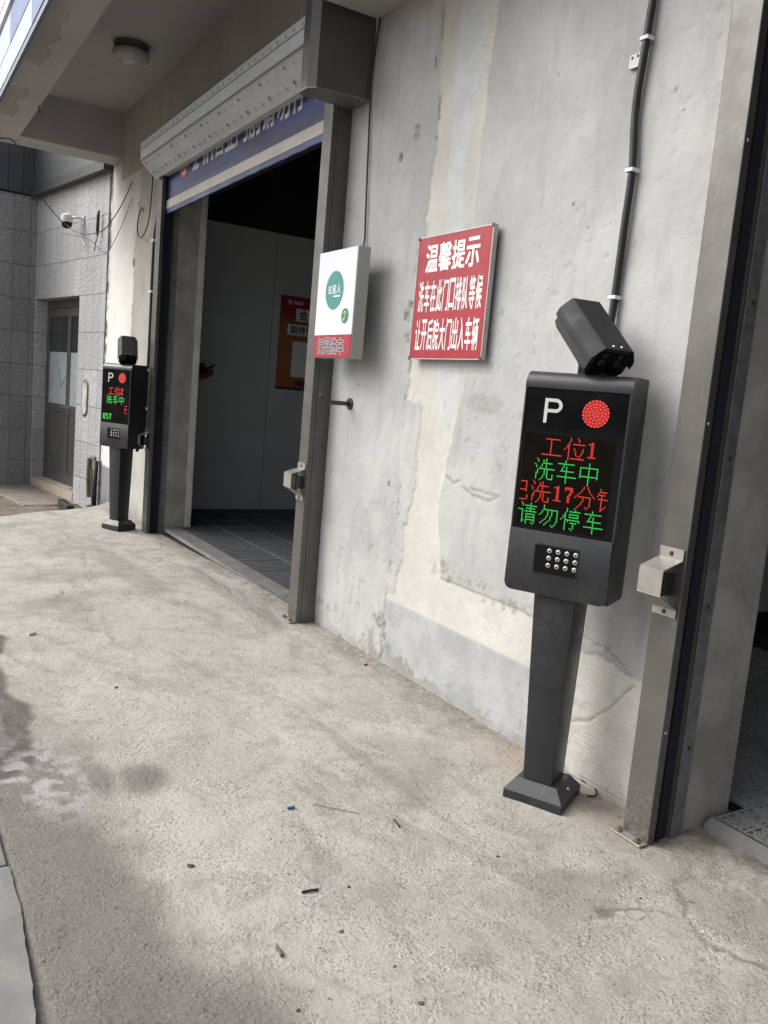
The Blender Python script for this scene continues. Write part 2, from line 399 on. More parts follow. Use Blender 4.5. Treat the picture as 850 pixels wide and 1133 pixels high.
gcr = np.maximum.reduce([gline([(-7.9, -.1), (-6.9, -.35), (-6.2, -.2), (-5.5, -.25), (-5.0, -.2)], .008, 81), gline([(-6.9, -.35), (-6.7, -.75)], .007, 83), gline([(-7.4, -.9), (-6.2, -1.1), (-5.6, -1.5)], .007, 85),
    gline([(-1.7, .02), (-1.62, -.18), (-1.5, -.33), (-1.38, -.38), (-1.22, -.30)], .006, 87), gline([(-1.5, -.33), (-1.62, -.52), (-1.60, -.66)], .006, 89), gline([(-5.6, -.12), (-4.9, -.32), (-4.7, -.22)], .007, 91)])
GZ = GZ - .004 * gcr * fine
gme = grid_mesh('ground', GX, GY, GZ)
add_attr(gme, 'mask', [asph, wet, pale, grime])
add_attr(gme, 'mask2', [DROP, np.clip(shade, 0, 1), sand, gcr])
n = NT('worn_concrete')
a_as, a_wet, a_pale, a_grime = n.attr('mask'); a_low, a_sh, a_sand, a_cr = n.attr('mask2')
base = n.mix(n.ramp(n.noise(1.6, 8, .62, dist=.5), .30, .70), (.345, .33, .296), (.435, .417, .376))
base = n.mix(n.math('MULTIPLY', n.ramp(n.noise(5.5, 8, .7, dist=.8), .46, .66), .55), base, (.24, .228, .206))
amt = n.ramp(n.noise(2.4, 6, .65, dist=.6), .34, .64, .25, 1.0)
speck = n.noise(75, 7, .82); agg = n.voro(150); aggc = n.voro(150, out=1); agg2 = n.voro(60); aggc2 = n.voro(60, out=1)
sepc = n.t.nodes.new('ShaderNodeSeparateColor'); n.link(aggc, sepc.inputs[0])
sepd = n.t.nodes.new('ShaderNodeSeparateColor'); n.link(aggc2, sepd.inputs[0])
patch_ = n.ramp(n.noise(7, 5, .7), .38, .58)
stone = n.math('MULTIPLY', n.ramp(agg, .55, .40), patch_); stone2 = n.math('MULTIPLY', n.ramp(agg2, .42, .30), patch_)
base = n.mix(n.math('MULTIPLY', n.math('MULTIPLY', stone, n.math('GREATER_THAN', sepc.outputs[0], .72)), .6), base, (.15, .142, .13))
base = n.mix(n.math('MULTIPLY', n.math('MULTIPLY', stone, n.math('LESS_THAN', sepc.outputs[0], .22)), .6), base, (.56, .54, .50))
base = n.mix(n.math('MULTIPLY', n.math('MULTIPLY', stone2, n.math('GREATER_THAN', sepd.outputs[0], .86)), .55), base, (.19, .18, .165))
base = n.mix(n.math('MULTIPLY', n.math('MULTIPLY', n.ramp(speck, .53, .68), .72), amt), base, (.15, .142, .128))
base = n.mix(n.math('MULTIPLY', n.math('MULTIPLY', n.ramp(speck, .47, .34), .55), amt), base, (.55, .53, .485))
base = n.mix(n.math('MULTIPLY', n.ramp(n.noise(2.2, 8, .72, dist=1.0, vec=n.scaled((.55, 1.5, 1))), .52, .70), .5), base, (.17, .163, .148))
base = n.mix(n.math('MULTIPLY', n.ramp(n.noise(.9, 7, .68, dist=.8), .50, .66), .38), base, (.155, .15, .138))
base = n.mix(n.math('MULTIPLY', n.ramp(n.noise(18, 7, .78, dist=.8), .58, .70), .5), base, (.17, .16, .145))
asc = n.mix(n.ramp(n.noise(7, 8, .7), .35, .65), (.09, .084, .075), (.14, .132, .12))
asc = n.mix(n.math('MULTIPLY', n.ramp(n.noise(6, 7, .7, vec=n.scaled((.7, 3.2, 1))), .56, .72), .6), asc, (.26, .25, .235))
asc = n.mix(n.math('MULTIPLY', n.ramp(n.noise(170, 3, .7), .5, .7), .45), asc, (.09, .085, .08))
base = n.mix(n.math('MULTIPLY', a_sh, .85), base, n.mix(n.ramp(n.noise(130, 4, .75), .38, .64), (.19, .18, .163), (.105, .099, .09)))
cc = n.mix(a_as, base, asc)
cc = n.mix(n.math('MULTIPLY', a_pale, .8), cc, (.40, .39, .38))
cc = n.mix(n.math('MULTIPLY', a_grime, n.ramp(n.noise(16, 6, .7), .35, .6, .15, .75)), cc, (.13, .115, .085))
cc = n.mix(n.math('MULTIPLY', a_sand, .55), cc, (.36, .30, .245))
low = n.mix(n.ramp(n.noise(9, 8, .75), .35, .65), (.11, .09, .072), (.22, .185, .15))
cc = n.mix(a_low, cc, low)
crack = n.math('MULTIPLY', n.ramp(n.voro(.75, 'DISTANCE_TO_EDGE', vec=None), .0075, .0015), n.ramp(n.noise(1.1, 4, .6), .53, .60))
wob = n.t.nodes.new('ShaderNodeVectorMath'); wob.operation = 'ADD'
nz = n.t.nodes.new('ShaderNodeTexNoise'); n.link(n.co(), nz.inputs['Vector']); nz.inputs['Scale'].default_value = 5; nz.inputs['Detail'].default_value = 6
sc_ = n.t.nodes.new('ShaderNodeVectorMath'); sc_.operation = 'SCALE'; n.link(nz.outputs['Color'], sc_.inputs[0]); sc_.inputs['Scale'].default_value = .35
n.link(n.co(), wob.inputs[0]); n.link(sc_.outputs[0], wob.inputs[1])
crack = n.math('MULTIPLY', n.ramp(n.voro(.8, 'DISTANCE_TO_EDGE', vec=wob.outputs[0]), .0035, .0008), n.ramp(n.noise(1.3, 4, .6), .56, .64))
cc = n.mix(n.math('MULTIPLY', crack, .0), cc, (.09, .085, .075))
cc = n.mix(n.math('MULTIPLY', n.math('MULTIPLY', a_cr, n.ramp(n.noise(3, 4, .6), .4, .6)), .6), cc, (.08, .075, .065))
cc = n.mix(n.math('MULTIPLY', a_wet, .60), cc, (.085, .08, .072))
pit = n.ramp(n.noise(42, 5, .72), .62, .74)
h = n.math('ADD', n.math('MULTIPLY', n.noise(34, 8, .78), .9), n.math('MULTIPLY', stone2, .2))
h = n.math('SUBTRACT', n.math('SUBTRACT', h, n.math('MULTIPLY', pit, .9)), n.math('MULTIPLY', crack, .0))
n.bump(h, .9, .015)
cc = n.mix(n.math('MULTIPLY', pit, .35), cc, (.11, .104, .093))
n.set(cc, n.ramp(a_wet, 0, 1, .92, .6), spec=.2)
M['ground'] = n.m
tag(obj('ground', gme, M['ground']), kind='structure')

# ------------------------------------------------------------------ kerb slabs at the street side
def rough_edge_slab(x0, x1, y0, y1, z1, seed, amp=.006):
    bm = B(); xs = np.linspace(x0, x1, 160); e = np.interp(xs, [-2.65, -2.5, -2.29, -1.95, -1.85, -.5], [-2.116, -2.110, -2.114, -2.134, -2.143, -2.15]) + amp * vnoise(xs * 16, xs * 0, seed, 4)
    top = [bm.verts.new((x, yy, z1)) for x, yy in zip(xs, e)]; bot = [bm.verts.new((x, yy, z1 - .12)) for x, yy in zip(xs, e)]
    f = [bm.verts.new((x, y0, z1)) for x in xs]
    for i in range(159):
        bm.faces.new((top[i], top[i + 1], bot[i + 1], bot[i])); bm.faces.new((f[i], f[i + 1], top[i + 1], top[i]))
    return bm
M['slab'] = plaster('kerb_concrete', (.15, .148, .138), (.225, .222, .208), scale=4, streak=False, bump=.3)
kerb = obj('kerb', rough_edge_slab(-2.535, -.5, -3.1, -2.135, .004, 71), M['slab']); tag(kerb, kind='structure')
t = thing('drain_cover', (-3.2, -2.45, 0), 'dark grey drain cover slab beyond the pale kerb at the lower left edge', 'drain cover')
obj('cover_slab', bxm(-.9, .655, -.5, .334, -.06, .004, .006), worn('dark_cover_concrete', (.13, .128, .122), .85, 0, .2, 8, .3, 90), t)
for k in range(9): obj('slot', bxm(-.80 + k * .16, -.70 + k * .16, -.1, -.06, .0045, .0065), M['slot'], t)

# ------------------------------------------------------------------ car wash building
bld = thing('car_wash_building', (0, 0, 0), 'grey plastered car wash building with two roller door bays and a concrete canopy', 'building')
M['reveal'] = plaster('reveal_plaster', (.25, .242, .222), (.38, .37, .34), spots=(.14, .125, .10), scale=3.4, spot_amt=.5, bump=.55)
M['wall_up'] = plaster('beige_plaster', (.33, .315, .29), (.38, .365, .335), scale=1.4, spot_amt=.15, bump=.2)
# masonry behind the plaster skin: jambs, headers, partition
bm = B()
box(bm, -11.0, -8.305, .012, .33, -.4, 4.5)
box(bm, -4.865, -1.835, .012, .32, -.3, 4.5)
box(bm, -8.305, -4.865, .014, .33, 3.55, 4.5)
box(bm, -1.835, 1.65, .014, .32, 3.45, 4.5)
box(bm, 1.65, 5.0, .0, .32, -.3, 4.5)
obj('jamb_wall', bm, M['reveal'], bld)
# ragged plaster feet on the two jambs in view
def foot_skirt(x0, x1, y0, y1, z0, seed):
    bm = B(); r = random.Random(seed)
    for k in range(34):
        x = x0 + (x1 - x0) * r.random(); y = y0 + (y1 - y0) * r.random(); s = .006 + .016 * r.random() ** 2
        Mx = Matrix.Translation((x, y, z0 + s * .3)) @ Matrix.Rotation(r.random() * 6, 4, Vector((r.random(), r.random(), r.random())).normalized())
        rr = bmesh.ops.create_icosphere(bm, subdivisions=1, radius=s, matrix=Mx)
        for v in rr['verts']: v.co.z = z0 + (v.co.z - z0) * .6 + .006 * (r.random() - .5)
    return bm
# painted corner strip on the left jamb (pale) and steel angle on both jambs' front edge
bm = B(); box(bm, -8.304, -8.298, .27, .332, -.1, 3.5); box(bm, -8.36, -8.302, .331, .337, -.1, 3.5)
obj('corner_strip', bm, flat('pale_corner_strip', (.55, .53, .48), .7, var=.15), bld)
ang = worn('grey_blue_angle', (.17, .18, .19), .5, .4, .25, 12, dust=.35)
obj('jamb_angle', bxm(-1.834, -1.828, .0, .055, -.05, 3.45), ang, bld); obj('jamb_angle', bxm(-8.304, -8.298, .0, .055, -.15, 3.5), ang, bld)
for xx in (-1.826, -8.296):
    for k in range(6):
        bm = B(); lathe(bm, [(0, .004), (.006, .004), (.008, 0)], 8, Matrix.Translation((xx, .026 + .006 * math.sin(k * 5), .35 + k * .52)) @ Matrix.Rotation(math.pi / 2, 4, 'Y')); obj('rivet', bm, M['slot'], bld)

# plaster skin of the wall between the doors
wx = np.arange(-4.866, -1.833, .0085); wz = np.concatenate([np.arange(-.12, 3.02, .0085), np.arange(3.02, 3.64, .03)])
WX, WZ = np.meshgrid(wx, wz, indexing='ij')
nA = vnoise(WX * 9, WZ * 9, 101, 5, .6); nB = vnoise(WX * 2.2, WZ * 2.2, 102, 4); nC = vnoise(WX * 30, WZ * 30, 103, 3, .6)
jag = .040 * nA + .026 * nC
xl = np.interp(WZ, [-.2, .36, .72, .9, 1.1, 1.5, 1.8, 2.05, 2.3, 2.8, 3.6], [-3.905, -3.90, -3.86, -3.85, -3.86, -3.87, -3.86, -3.88, -3.83, -3.80, -3.85]) + jag * .7
xr = np.interp(WZ, [-.2, .60, .61, 1.0, 1.6, 2.3, 3.0, 3.6], [-2.5, -2.5, -3.40, -3.48, -3.36, -3.42, -3.40, -3.35]) + jag * .35
xr = np.where(WZ < np.interp(WX, [-3.4, -2.7, -2.3, -1.9], [.60, .535, .55, .50]) + jag * .6, np.maximum(xr, np.where(WX < -2.55, -2.5, -1.7)), xr)
cream = sstep(-.005, .005, WX - xl) * sstep(.005, -.005, WX - xr)
# a skim of grey plaster laid over the cream on its left side
patch = sstep(-.007, .007, WX - xl) * sstep(.008, -.008, WX - (np.interp(WZ, [.2, .5, .75, 1.0, 1.2, 1.5, 1.52], [-3.87, -3.80, -3.765, -3.72, -3.715, -3.73, -3.80]) + jag)) * sstep(.40, .45, WZ) * sstep(1.52, 1.49, WZ + jag)
cream = cream * (1 - patch)
blue = sstep(-.012, .012, WX - (np.interp(WZ, [0, 1.2, 1.7, 2.3, 3, 3.6], [-3.4, -3.5, -3.62, -3.64, -3.68, -3.68]) + jag * .4)) * sstep(.012, -.012, WX - (np.interp(WZ, [0, 1.2, 1.7, 2.3, 2.6, 3, 3.6], [-3.5, -3.45, -3.4, -3.50, -3.53, -3.49, -3.43]) + jag * .5)) * sstep(1.2, 1.6, WZ) * cream
band = sstep(-.006, .006, WX + 3.905 + .008 * nA) * sstep(.010, -.010, WZ - .372 + .004 * nA) * sstep(-2.38, -2.46, WX + .12 * nB)
# dirt: broken edge beside the red board, mould at the foot, scattered marks
def spot(cx, cz, rx, rz, seed, amp=.6, fr=18): return blob(WX, WZ, cx, cz, rx, rz, seed, amp, .3, fr)
rag = sstep(-.10, .30, vnoise(WX * 26, WZ * 26, 111, 4, .65))
dirt = np.maximum.reduce([.95 * spot(-3.865, 2.22, .04, .10, 1) * rag, .95 * spot(-3.89, 1.93, .06, .11, 2) * rag, .7 * spot(-3.87, 2.05, .03, .22, 3) * rag, spot(-3.966, 1.016, .014, .02, 4, .3),
    .6 * spot(-3.875, 1.45, .012, .10, 5) * rag, .55 * spot(-4.02, .08, .22, .17, 6, .8, 11) * sstep(-.15, .25, vnoise(WX * 12, WZ * 12, 112, 4)), .75 * spot(-3.93, .16, .05, .22, 7, .9) * rag,
    .4 * spot(-4.6, .14, .22, .05, 8, .9, 14) * rag, .9 * spot(-4.14, 2.80, .022, .03, 9) , .8 * spot(-4.0, 2.90, .03, .04, 10) * rag, .9 * spot(-3.87, 3.22, .012, .04, 11), .25 * spot(-3.2, 1.50, .14, .05, 12, .5, 8),
    .5 * spot(-3.38, .66, .10, .06, 13, .9) * rag, .5 * spot(-2.95, .62, .3, .05, 14, .9, 12) * rag, .45 * spot(-2.55, .75, .1, .05, 15, .9) * rag, .8 * sstep(.995, 1, np.sin(0 * WX)) * 0,
    .45 * sstep(.09, -.02, WZ + .08 * nA) * sstep(-.2, .2, vnoise(WX * 8, WZ * 8, 113, 4))])
for cx, cz, r in [(-3.1, 2.05, .008), (-2.72, 2.35, .010), (-2.62, 2.24, .007), (-2.9, 2.2, .006), (-3.32, 2.12, .012), (-2.25, 2.68, .008), (-2.2, 2.6, .006), (-4.4, 1.55, .009), (-4.3, 2.1, .008), (-4.25, 2.02, .012), (-2.5, 1.9, .006), (-4.2, 1.22, .006), (-4.48, .5, .006), (-2.9, 2.9, .007)]:
    dirt = np.maximum(dirt, .8 * spot(cx, cz, r * .95, r * .7, int(abs(cx * 100)), .5, 40))
# loose cracks
def line_mask(pts, w, seed):
    m = np.zeros_like(WX); P = np.array(pts)
    wx_ = WX + .012 * vnoise(WX * 14, WZ * 14, seed, 3); wz_ = WZ + .012 * vnoise(WX * 14 + 7, WZ * 14, seed + 1, 3)
    for a, b in zip(P[:-1], P[1:]):
        d = b - a; tt = np.clip(((wx_ - a[0]) * d[0] + (wz_ - a[1]) * d[1]) / d.dot(d), 0, 1)
        m = np.maximum(m, sstep(w * 1.6, w * .4, np.hypot(wx_ - a[0] - tt * d[0], wz_ - a[1] - tt * d[1])))
    return m
crk = np.maximum.reduce([line_mask([(-2.42, .22), (-2.3, .27), (-2.2, .36), (-2.08, .50)], .005, 121), line_mask([(-2.46, .60), (-2.25, .60), (-2.1, .52)], .004, 122),
    line_mask([(-3.42, 1.12), (-3.36, 1.10), (-3.31, 1.12)], .007, 123), line_mask([(-3.29, 1.09), (-3.2, 1.06), (-3.07, 1.05), (-3.0, 1.08), (-3.12, 1.085), (-3.22, 1.09)], .007, 124), line_mask([(-2.35, .78), (-2.28, .76), (-2.22, .79)], .004, 125)])
dirt = np.maximum(dirt, .5 * crk)
ridge = sstep(-2.45, -2.3, WX) * sstep(.62, .5, WZ)
eline = sstep(.011, .003, np.abs(WX - xl)) * sstep(-.05, .25, vnoise(WX * 6, WZ * 9, 141, 4)) + .7 * sstep(.008, .002, np.abs(WX - xr)) * sstep(.05, .3, vnoise(WX * 6, WZ * 9, 142, 4))
chips = sstep(.34, .42, vnoise(WX * 22, WZ * 22, 143, 4, .6)) * sstep(-.05, .35, vnoise(WX * 2.3, WZ * 2.3, 144, 3))
dirt = np.maximum.reduce([dirt, .7 * eline, .18 * chips])
rel = .0055 * (1 - cream) * (1 - .3 * band) + .0012 * nA + .0006 * nC - .004 * np.clip(dirt, 0, 1) * (rag > .5) + .0025 * nB - .003 * crk - .0022 * chips
foot = .010 * sstep(.16, .0, WZ + .05 * nA) * (vnoise(WX * 7, WZ * 7, 130, 4) > 0)
WY = .008 - rel + foot * .5 - .0015 * ridge * np.sin(WZ * 2 * math.pi / .02)
wme = grid_mesh('plaster_face', WX, WY, WZ)
add_attr(wme, 'mask', [cream, blue, band, np.clip(dirt, 0, 1)])
n = NT('weathered_wall_plaster'); cr, bl, bd, dt = n.attr('mask')
g = n.mix(n.ramp(n.noise(1.5, 8, .6, dist=.6), .32, .66), (.36, .36, .35), (.465, .465, .452))
g = n.mix(n.math('MULTIPLY', n.ramp(n.noise(4.5, 6, .62, vec=n.scaled((2.6, 1, .6))), .48, .70), .5), g, (.32, .32, .315))
g = n.mix(n.math('MULTIPLY', n.ramp(n.noise(7.0, 5, .6, vec=n.scaled((3.0, 1, .5))), .55, .72), .35), g, (.50, .50, .485))
c1 = n.mix(n.ramp(n.noise(2.5, 6, .6), .35, .65), (.475, .462, .425), (.555, .542, .505))
c1 = n.mix(n.math('MULTIPLY', n.ramp(n.noise(60, 4, .7), .55, .72), .4), c1, (.37, .35, .31))
c1 = n.mix(n.math('MULTIPLY', n.ramp(n.noise(5, 7, .7, dist=.6), .52, .66), .6), c1, (.42, .415, .40))
c = n.mix(cr, g, c1)
c = n.mix(n.math('MULTIPLY', bl, .9), c, n.mix(n.ramp(n.noise(6, 4, .6), .35, .65), (.47, .49, .50), (.54, .555, .565)))
c = n.mix(n.math('MULTIPLY', bd, .9), c, n.mix(n.ramp(n.noise(4, 7, .65), .35, .65), (.30, .305, .31), (.39, .395, .40)))
c = n.mix(n.math('MULTIPLY', dt, .85), c, n.mix(n.ramp(n.noise(50, 4, .7), .4, .6), (.075, .07, .06), (.20, .185, .155)))
c = n.mix(n.math('MULTIPLY', n.ramp(n.noise(24, 4, .7), .72, .78), .16), c, (.22, .21, .195))
c = n.mix(n.math('MULTIPLY', n.ramp(n.noise(3.2, 9, .72, dist=1.2), .54, .70), .30), c, (.30, .295, .285))
c = n.mix(n.math('MULTIPLY', n.ramp(n.noise(4.1, 9, .75, dist=1.5), .56, .72), .28), c, (.56, .56, .545))
n.bump(n.math('ADD', n.math('ADD', n.math('MULTIPLY', n.noise(22, 7, .7), .6), n.math('MULTIPLY', n.noise(7, 5, .7, dist=2.0), .8)), n.math('MULTIPLY', n.noise(150, 3, .6), .25)), .5, .007)
n.set(c, .9, spec=.25); M['wall_mid'] = n.m
obj('plaster_face', wme, M['wall_mid'], bld)
# beige plaster strip above, under the canopy slab
obj('upper_wall', bxm(-4.86, 5.0, -.004, .012, 3.62, 4.46), M['wall_up'], bld)
# skin of the wall left of the far door: grey plaster, then a white painted pillar with a grey foot
lx = np.arange(-10.93, -8.30, .016); lz = np.arange(-.35, 3.98, .016)
LX, LZ = np.meshgrid(lx, lz, indexing='ij')
jn = vnoise(LX * 7, LZ * 7, 201, 5, .6)
wedge = np.interp(LZ, [0, .5, 1.3, 2.6, 2.8, 3.3, 3.5, 4], [-9.75, -9.72, -9.70, -9.70, -9.74, -9.62, -9.60, -9.58]) + .05 * jn
white = sstep(.012, -.012, LX - wedge) * sstep(3.93, 3.86, LZ + .12 * jn); upper_tone = sstep(2.35, 3.2, LZ) * .55  # white paint turns greyer towards the top
foot2 = sstep(.012, -.012, LZ - .335) * sstep(.012, -.012, LX - wedge)
mark = np.maximum.reduce([sstep(.02, .005, np.abs(LX - wedge)) * sstep(.1, .4, vnoise(LX * 12, LZ * 12, 203, 4)) * .8, .8 * blob(LX, LZ, -9.72, 2.72, .04, .05, 204, .4, .3, 20),
    .5 * sstep(.1, -.1, LZ + .1 * jn) * (vnoise(LX * 8, LZ * 8, 205, 3) > -.1), .9 * sstep(-10.80, -10.86, LX + .05 * jn) * sstep(-.2, .1, vnoise(LX * 14, LZ * 14, 206, 4))])
LY = .006 - .004 * white - .002 * jn + .012 * sstep(-10.8, -10.9, LX) * np.abs(vnoise(LX * 20, LZ * 20, 207, 3))
lme = grid_mesh('pillar_face', LX, LY, LZ); add_attr(lme, 'mask', [white, upper_tone * white, foot2, mark])
n = NT('pillar_paint'); w_, d_, f_, k_ = n.attr('mask')
g = n.mix(n.ramp(n.noise(2.0, 8, .6), .32, .66), (.34, .33, .30), (.43, .42, .385))
c = n.mix(w_, g, n.mix(n.ramp(n.noise(2, 5, .6), .3, .7), (.62, .615, .59), (.70, .695, .67)))
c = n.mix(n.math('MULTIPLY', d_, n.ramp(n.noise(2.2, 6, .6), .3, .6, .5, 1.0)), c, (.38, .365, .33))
c = n.mix(n.math('MULTIPLY', f_, .95), c, (.19, .19, .192)); c = n.mix(k_, c, (.085, .08, .07))
n.bump(n.noise(20, 7, .7), .35, .006); n.set(c, .85, spec=.25); M['pillar'] = n.m
obj('pillar_face', lme, M['pillar'], bld)
# canopy: ceiling, edge beam, end beam, lower slab at the right
obj('wall_under_canopy', bxm(-11.0, -4.74, -.012, .01, 3.70, 4.452), M['ceil'], bld) if False else None
bm = B(); box(bm, -10.40, -4.60, -1.10, .012, 4.45, 4.62); obj('canopy_ceiling', bm, M['ceil'], bld)
n = NT('beam_plaster_stained'); x, y, z = n.xyz()
c = n.mix(n.ramp(n.noise(1.2, 6, .6), .3, .7), (.34, .335, .325), (.40, .395, .38))
yy = n.math('ADD', y, n.math('MULTIPLY', n.math('SUBTRACT', n.noise(3.0, 6, .6), .5), .28))
st = n.math('MULTIPLY', n.ramp(yy, -1.27, -1.31), n.ramp(n.noise(1.1, 3, .5), .42, .52))
c = n.mix(n.math('MULTIPLY', st, .55), c, (.26, .235, .225))
rim = n.math('MULTIPLY', n.ramp(n.math('ABSOLUTE', n.math('ADD', yy, 1.29)), .012, .002), n.ramp(n.noise(1.1, 3, .5), .42, .52))
c = n.mix(n.math('MULTIPLY', rim, .5), c, (.17, .15, .14))
n.bump(n.noise(20, 6, .7), .15, .005); n.set(c, .9, spec=.2); M['beam'] = n.m
bm = B(); box(bm, -10.82, -4.60, -1.44, -1.105, 3.948, 4.62, .006, 1); obj('edge_beam', bm, M['beam'], bld)
bm = B(); box(bm, -10.82, -10.40, -1.104, .004, 3.95, 4.62, .006, 1); obj('end_beam', bm, M['beam'], bld)
bm = B(); box(bm, -4.50, 5.0, -.55, -.006, 3.615, 4.62, .006, 1); obj('canopy_slab', bm, M['wall_up'], bld)
obj('upper_wall', bxm(-10.399, -4.866, -.004, .013, 3.70, 4.449), M['wall_up'], bld)
# fascia boards on the canopy edge
fs = flat('pale_blue_fascia', (.36, .42, .52), .45); fb = flat('blue_fascia', (.055, .10, .27), .45)
bm = B(); box(bm, -11.0, -7.12, -1.475, -1.447, 3.972, 4.178); box(bm, -11.0, -8.32, -1.475, -1.447, 4.190, 4.475); obj('fascia_board', bm, fs, bld, label='pale blue fascia board')
bm = B(); box(bm, -7.115, -4.5, -1.476, -1.447, 3.972, 4.178); box(bm, -8.315, -4.5, -1.476, -1.447, 4.190, 4.475); obj('fascia_board', bm, fb, bld, label='dark blue fascia board')
obj('fascia_trim', bxm(-11.0, -4.5, -1.470, -1.4445, 3.918, 3.968), flat('slate_trim', (.10, .125, .17), .45), bld)
bm = B()
for k in range(3): box(bm, -11.0, -4.5, -1.50 - .006 * k, -1.447, 4.482 + .1 * k, 4.575 + .1 * k)
obj('white_slat', bm, flat('white_cladding_slats', (.82, .83, .85), .45), bld)
# interiors
bm = B()
box(bm, -9.58, -9.50, .33, 7.0, -.2, 3.285); obj('inner_wall', bm, M['inner_wall'], bld)
bm = B()
for k in range(5): box(bm, -9.5, -9.497, .62 + k * .98, .632 + k * .98, 0, 3.28)
obj('panel_joint', bm, flat('panel_joint', (.34, .34, .33), .6), bld)
bm = B()
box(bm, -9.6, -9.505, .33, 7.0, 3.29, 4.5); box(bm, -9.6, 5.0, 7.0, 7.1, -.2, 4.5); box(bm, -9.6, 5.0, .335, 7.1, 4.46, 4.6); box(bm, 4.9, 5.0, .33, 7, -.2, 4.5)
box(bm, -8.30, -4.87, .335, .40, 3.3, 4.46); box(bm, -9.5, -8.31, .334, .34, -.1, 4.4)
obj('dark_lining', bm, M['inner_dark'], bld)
obj('partition_wall', bxm(-3.86, -3.70, .325, 7.0, -.2, 4.45), M['inner_wall'], bld)
f_ = obj('bay_floor', bxm(-9.5, -3.86, .20, 7.0, -.3, -.045), M['floor_dark'], bld)
obj('bay_floor', bxm(-3.70, 4.9, .40, 7.0, -.3, .030), M['floor_dark'], bld)
# low dark skirting along the partition seen through the right door
obj('skirting', bxm(-3.70, -3.685, .33, 7.0, .03, .15), M['inner_dark'], bld)

# ------------------------------------------------------------------ roller doors
def sensor_cover(parent, x0, x1, y, z, s=1.0):
    bm = B(); th = .004
    pts = [(y - .003, z + .115), (y - .003, z + .075), (y - .095, z + .045), (y - .095, z - .040), (y - .003, z - .095), (y - .003, z - .125)]
    for a, b in zip(pts[:-1], pts[1:]):
        d = Vector((b[0] - a[0], b[1] - a[1])); nn = Vector((d.y, -d.x)).normalized() * th
        hexa(bm, [(x0, a[0], a[1]), (x0, b[0], b[1]), (x1, b[0], b[1]), (x1, a[0], a[1])],
             [(x0, a[0] + nn.x, a[1] + nn.y), (x0, b[0] + nn.x, b[1] + nn.y), (x1, b[0] + nn.x, b[1] + nn.y), (x1, a[0] + nn.x, a[1] + nn.y)])
    o = obj('sensor_cover', bm, worn('bent_alu_cover', (.33, .315, .285), .42, .5, .1, 8, dust=.25), parent)
    xm = (x0 + x1) / 2
    for zz in (z + .095, z - .110): obj('sensor_bolt', lathe(B(), [(0, .006), (.006, .005), (.009, 0)], 10, yframe((xm, y - .007, zz))), M['alu_dark'], parent)
    return o, obj('sensor', bxm(x0 + .03, x1 - .03, y - .05, y - .002, z - .05, z + .03, .004), M['alu_dark'], parent)
def guide_rail(door, x0, x1, y0, y1, z0, z1, slot_side, cover_z, dx=0.0, plate=True, rot=0):
    """square aluminium post with a slot for the curtain on the opening side."""
    s = slot_side; bm = B(); ym = (y0 + y1) / 2
    xo, xi = (x0, x1) if s > 0 else (x1, x0)          # outer face / opening face
    d = (x1 - x0)
    box(bm, x0, x1 - .0, y0, y0 + .036, z0, z1, .003, 2)                 # front lip
    if s > 0: box(bm, x0, x1 - .05, y0 + .037, y1, z0, z1); box(bm, x1 - .05, x1, y1 - .012, y1, z0, z1)
    else: box(bm, x0 + .05, x1, y0 + .037, y1, z0, z1); box(bm, x0, x0 + .05, y1 - .012, y1, z0, z1)
    r = obj('guide_rail', bm, M['alu'], door)
    bm = B(); xa, xb = (x1 - .049, x1 - .012) if s > 0 else (x0 + .012, x0 + .049)
    box(bm, xa, xb, y0 + .040, y1 - .014, z0, z1); box(bm, xa, xb + (.010 if s > 0 else 0), y0 + .052, y0 + .06, z0, z1)
    obj('brush_seal', bm, M['brush'], r)
    a, b = sensor_cover(r, x0 + .004 + dx, x1 - .012 + dx, y0, cover_z)
    if plate:
        bm = B(); zg = 0.002
        box(bm, x0 - .02, x1 + .004, y0 - .045, y0 - .002, zg, zg + .007, .001, 1)
        obj('foot_plate', bm, M['zinc'], r)
        for xx in (x0 + .005, x1 - .025): obj('foot_bolt', lathe(B(), [(0, .018), (.009, .017), (.010, .007), (.016, .006), (.016, 0)], 6, Matrix.Translation((xx, y0 - .026, zg + .007))), M['rust'], r)
    for zz in (.42, 1.5, 2.4): obj('rail_screw', lathe(B(), [(0, .004), (.005, .003), (.007, 0)], 8, Matrix.Translation((x1 if s > 0 else x0, y0 + .018, zz)) @ Matrix.Rotation(s * math.pi / 2, 4, 'Y')), M['chrome'], r)
    return r
d1 = thing('roller_door', (0, 0, 0), 'open roller door of the far bay, blue printed curtain half drawn under a white slatted housing', 'roller door')
guide_rail(d1, -4.868, -4.745, -.130, .01, -.06, 3.30, -1, .92)
guide_rail(d1, -8.445, -8.29, -.125, .01, -.14, 3.40, 1, .86, plate=False)
# housing: faceted steel with rows of slots
prof = [(-.002, 3.385), (-.130, 3.385), (-.152, 3.360), (-.305, 3.495), (-.312, 3.655), (-.15, 3.695), (-.002, 3.695)]
hd = obj('shutter_housing', prism(B(), prof, 'x', -8.42, -4.735), M['white_metal'], d1)
bm = B(); dn = Vector((-.152 + .305, 3.360 - 3.495)).normalized(); nn = Vector((-.66, -.75)).normalized()
for k in range(28):
    x = -8.33 + k * .131
    for fr in (.30, .78):
        py, pz = -.305 + .153 * fr, 3.495 - .135 * fr
        Mx = Matrix.Translation((x, py - .0022, pz - .0022)) @ Matrix.Rotation(math.radians(-41), 4, 'X') @ Matrix.Rotation(.55, 4, 'Y')
        box(bm, -.022, .022, -.017 if k % 3 else -.03, -.012, -.0015, .0015, M=Mx); 
        if fr > .5: box(bm, .018, .022, -.03, .004, -.0015, .0015, M=Mx)
